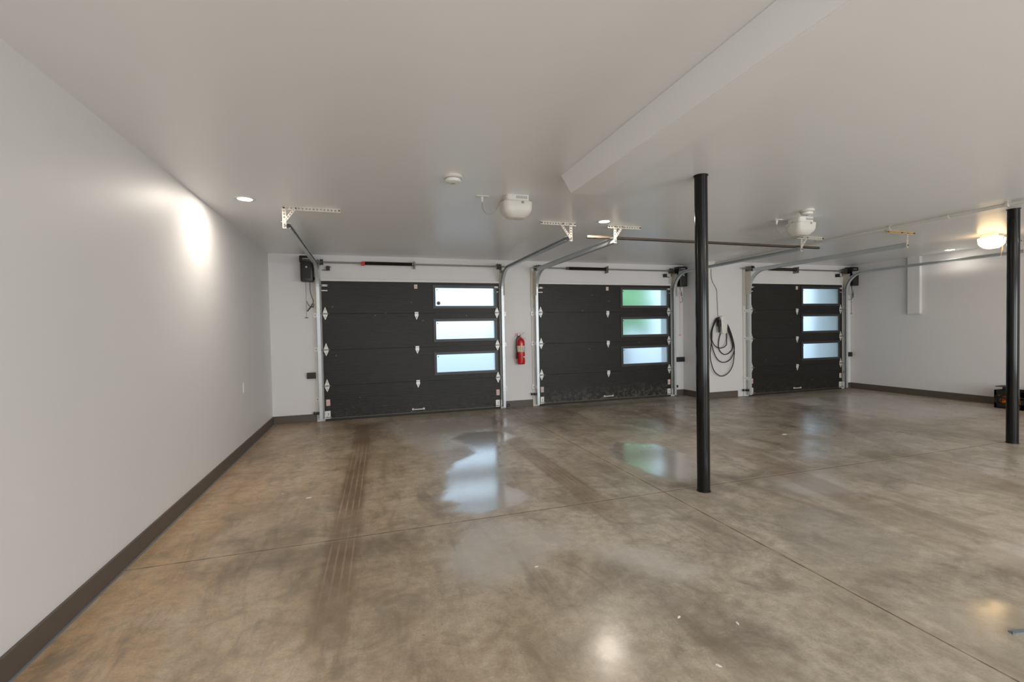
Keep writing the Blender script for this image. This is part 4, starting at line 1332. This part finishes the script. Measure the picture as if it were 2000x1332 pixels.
for (x, y, a) in ((1.33, 1.745, 0.3), (1.545, 1.62, 1.1), (1.28, 1.44, 2.0)):
    c_, s_ = math.cos(a), math.sin(a)
    q = [(-0.013, -0.004), (0.002, -0.007), (0.012, -0.002), (0.009, 0.005), (-0.004, 0.003)]
    b = MB().prism([(x + u * c_ - v * s_, y + u * s_ + v * c_) for u, v in q], 'z', 0.0, 0.002)
    tag(b.build('plaster_crumb', M['paper']), 'tiny pale crumb on the floor toward the front', 'crumb', 'pale crumbs scattered on the floor')

# ------------------------------------------------------------------ outside, seen blurred through the frosted panes
b = MB().box(-30, 45, YB + 0.25, 60, -0.06, -0.01)
tag(b.build('driveway', M['drive']), 'pale concrete driveway outside the garage doors', 'driveway', kind=ST)
b = MB().box(-30, 45, -30, YF - 0.16, -0.06, -0.01)
tag(b.build('courtyard', M['drive']), 'pale paved yard behind the garage', 'yard', kind=ST)


def tree(x, y, w, h, zc, lab):
    t = thing('garden_tree', lab, 'tree', (x, y, 0), 'green trees beyond the frosted panes')
    bm = MB()
    rnd = random.Random(int(x * 10))
    for i in range(16):
        a = rnd.random() * 2 * PI; rr = rnd.random() ** 0.5
        c = Vector((x + math.cos(a) * rr * w * 0.5, y + math.sin(a) * rr * w * 0.3, zc + (rnd.random() - 0.5) * h * 0.75))
        r = w * (0.2 + 0.12 * rnd.random())
        mt = Matrix.Translation(c) @ Matrix.Scale(r, 4)
        bmesh.ops.create_icosphere(bm.bm, subdivisions=2, radius=1.0, matrix=mt)
    for v in bm.bm.verts:
        v.co += Vector((rnd.random() - 0.5, rnd.random() - 0.5, rnd.random() - 0.5)) * 0.18
    bm.build('foliage', M['leaf'], t)
    MB().cyl((x, y, -0.01), (x, y, zc), 0.16, 0.1, n=12).build('trunk', M['bark'], t, smooth=True)


tree(3.75, 11.0, 1.5, 3.2, 2.2, 'bushy green tree outside, seen between the two wider doors')
tree(6.75, 11.2, 1.5, 3.2, 2.3, 'bushy green tree outside, seen through the middle door panes')

# ------------------------------------------------------------------ world and added fill lights
w = bpy.data.worlds.new('sky')
S.world = w
w.use_nodes = True
nt = w.node_tree
bg = nt.nodes['Background']
bg.inputs['Color'].default_value = (0.60, 0.80, 1.0, 1)
bg.inputs['Strength'].default_value = 1.75

for (x0, x1) in OPN:  # area lights added outside the rear openings to brighten room and ceiling
    li = bpy.data.lights.new('fill_light', 'AREA')
    li.shape = 'RECTANGLE'; li.size = x1 - x0; li.size_y = zt - zb
    li.energy = 116 if x0 < 1 else 190
    li.color = (1.0, 0.985, 0.965)
    lo = bpy.data.objects.new('fill_light', li)
    C.objects.link(lo)
    lo.location = ((x0 + x1) / 2, YF - 0.18, (zt + zb) / 2)
    lo.rotation_euler = (math.radians(90), 0, 0)
    # area lights shine along local -Z: turn it to face +Y
    lo.rotation_euler = (math.radians(122), 0, 0)

# ------------------------------------------------------------------ camera
cam = bpy.data.cameras.new('camera')
cam.sensor_width = 36
cam.lens = 890.65 / 2000 * 36
cam.clip_start = 0.02
co = bpy.data.objects.new('camera', cam)
C.objects.link(co)
yaw, pitch, roll = 0.3065, -0.0226, -0.0189
cy_, sy_ = math.cos(yaw), math.sin(yaw)
F = Vector((sy_ * math.cos(pitch), cy_ * math.cos(pitch), math.sin(pitch)))
Rt = Vector((cy_, -sy_, 0)); U = Rt.cross(F)
R2 = Rt * math.cos(roll) + U * math.sin(roll)
U2 = U * math.cos(roll) - Rt * math.sin(roll)
m4 = Matrix.Identity(4)
for i in range(3):
    m4[i][0] = R2[i]; m4[i][1] = U2[i]; m4[i][2] = -F[i]
m4.translation = Vector((0, 0, 1.3294))
co.matrix_world = m4
S.camera = co

S.view_settings.view_transform = 'Standard'
S.view_settings.look = 'None'
S.view_settings.gamma = 1
S.view_settings.exposure = 0.05
S.view_settings.use_curve_mapping = False
S.cycles.max_bounces = 14
S.cycles.diffuse_bounces = 6
S.cycles.sample_clamp_indirect = 6
S.cycles.use_denoising = True
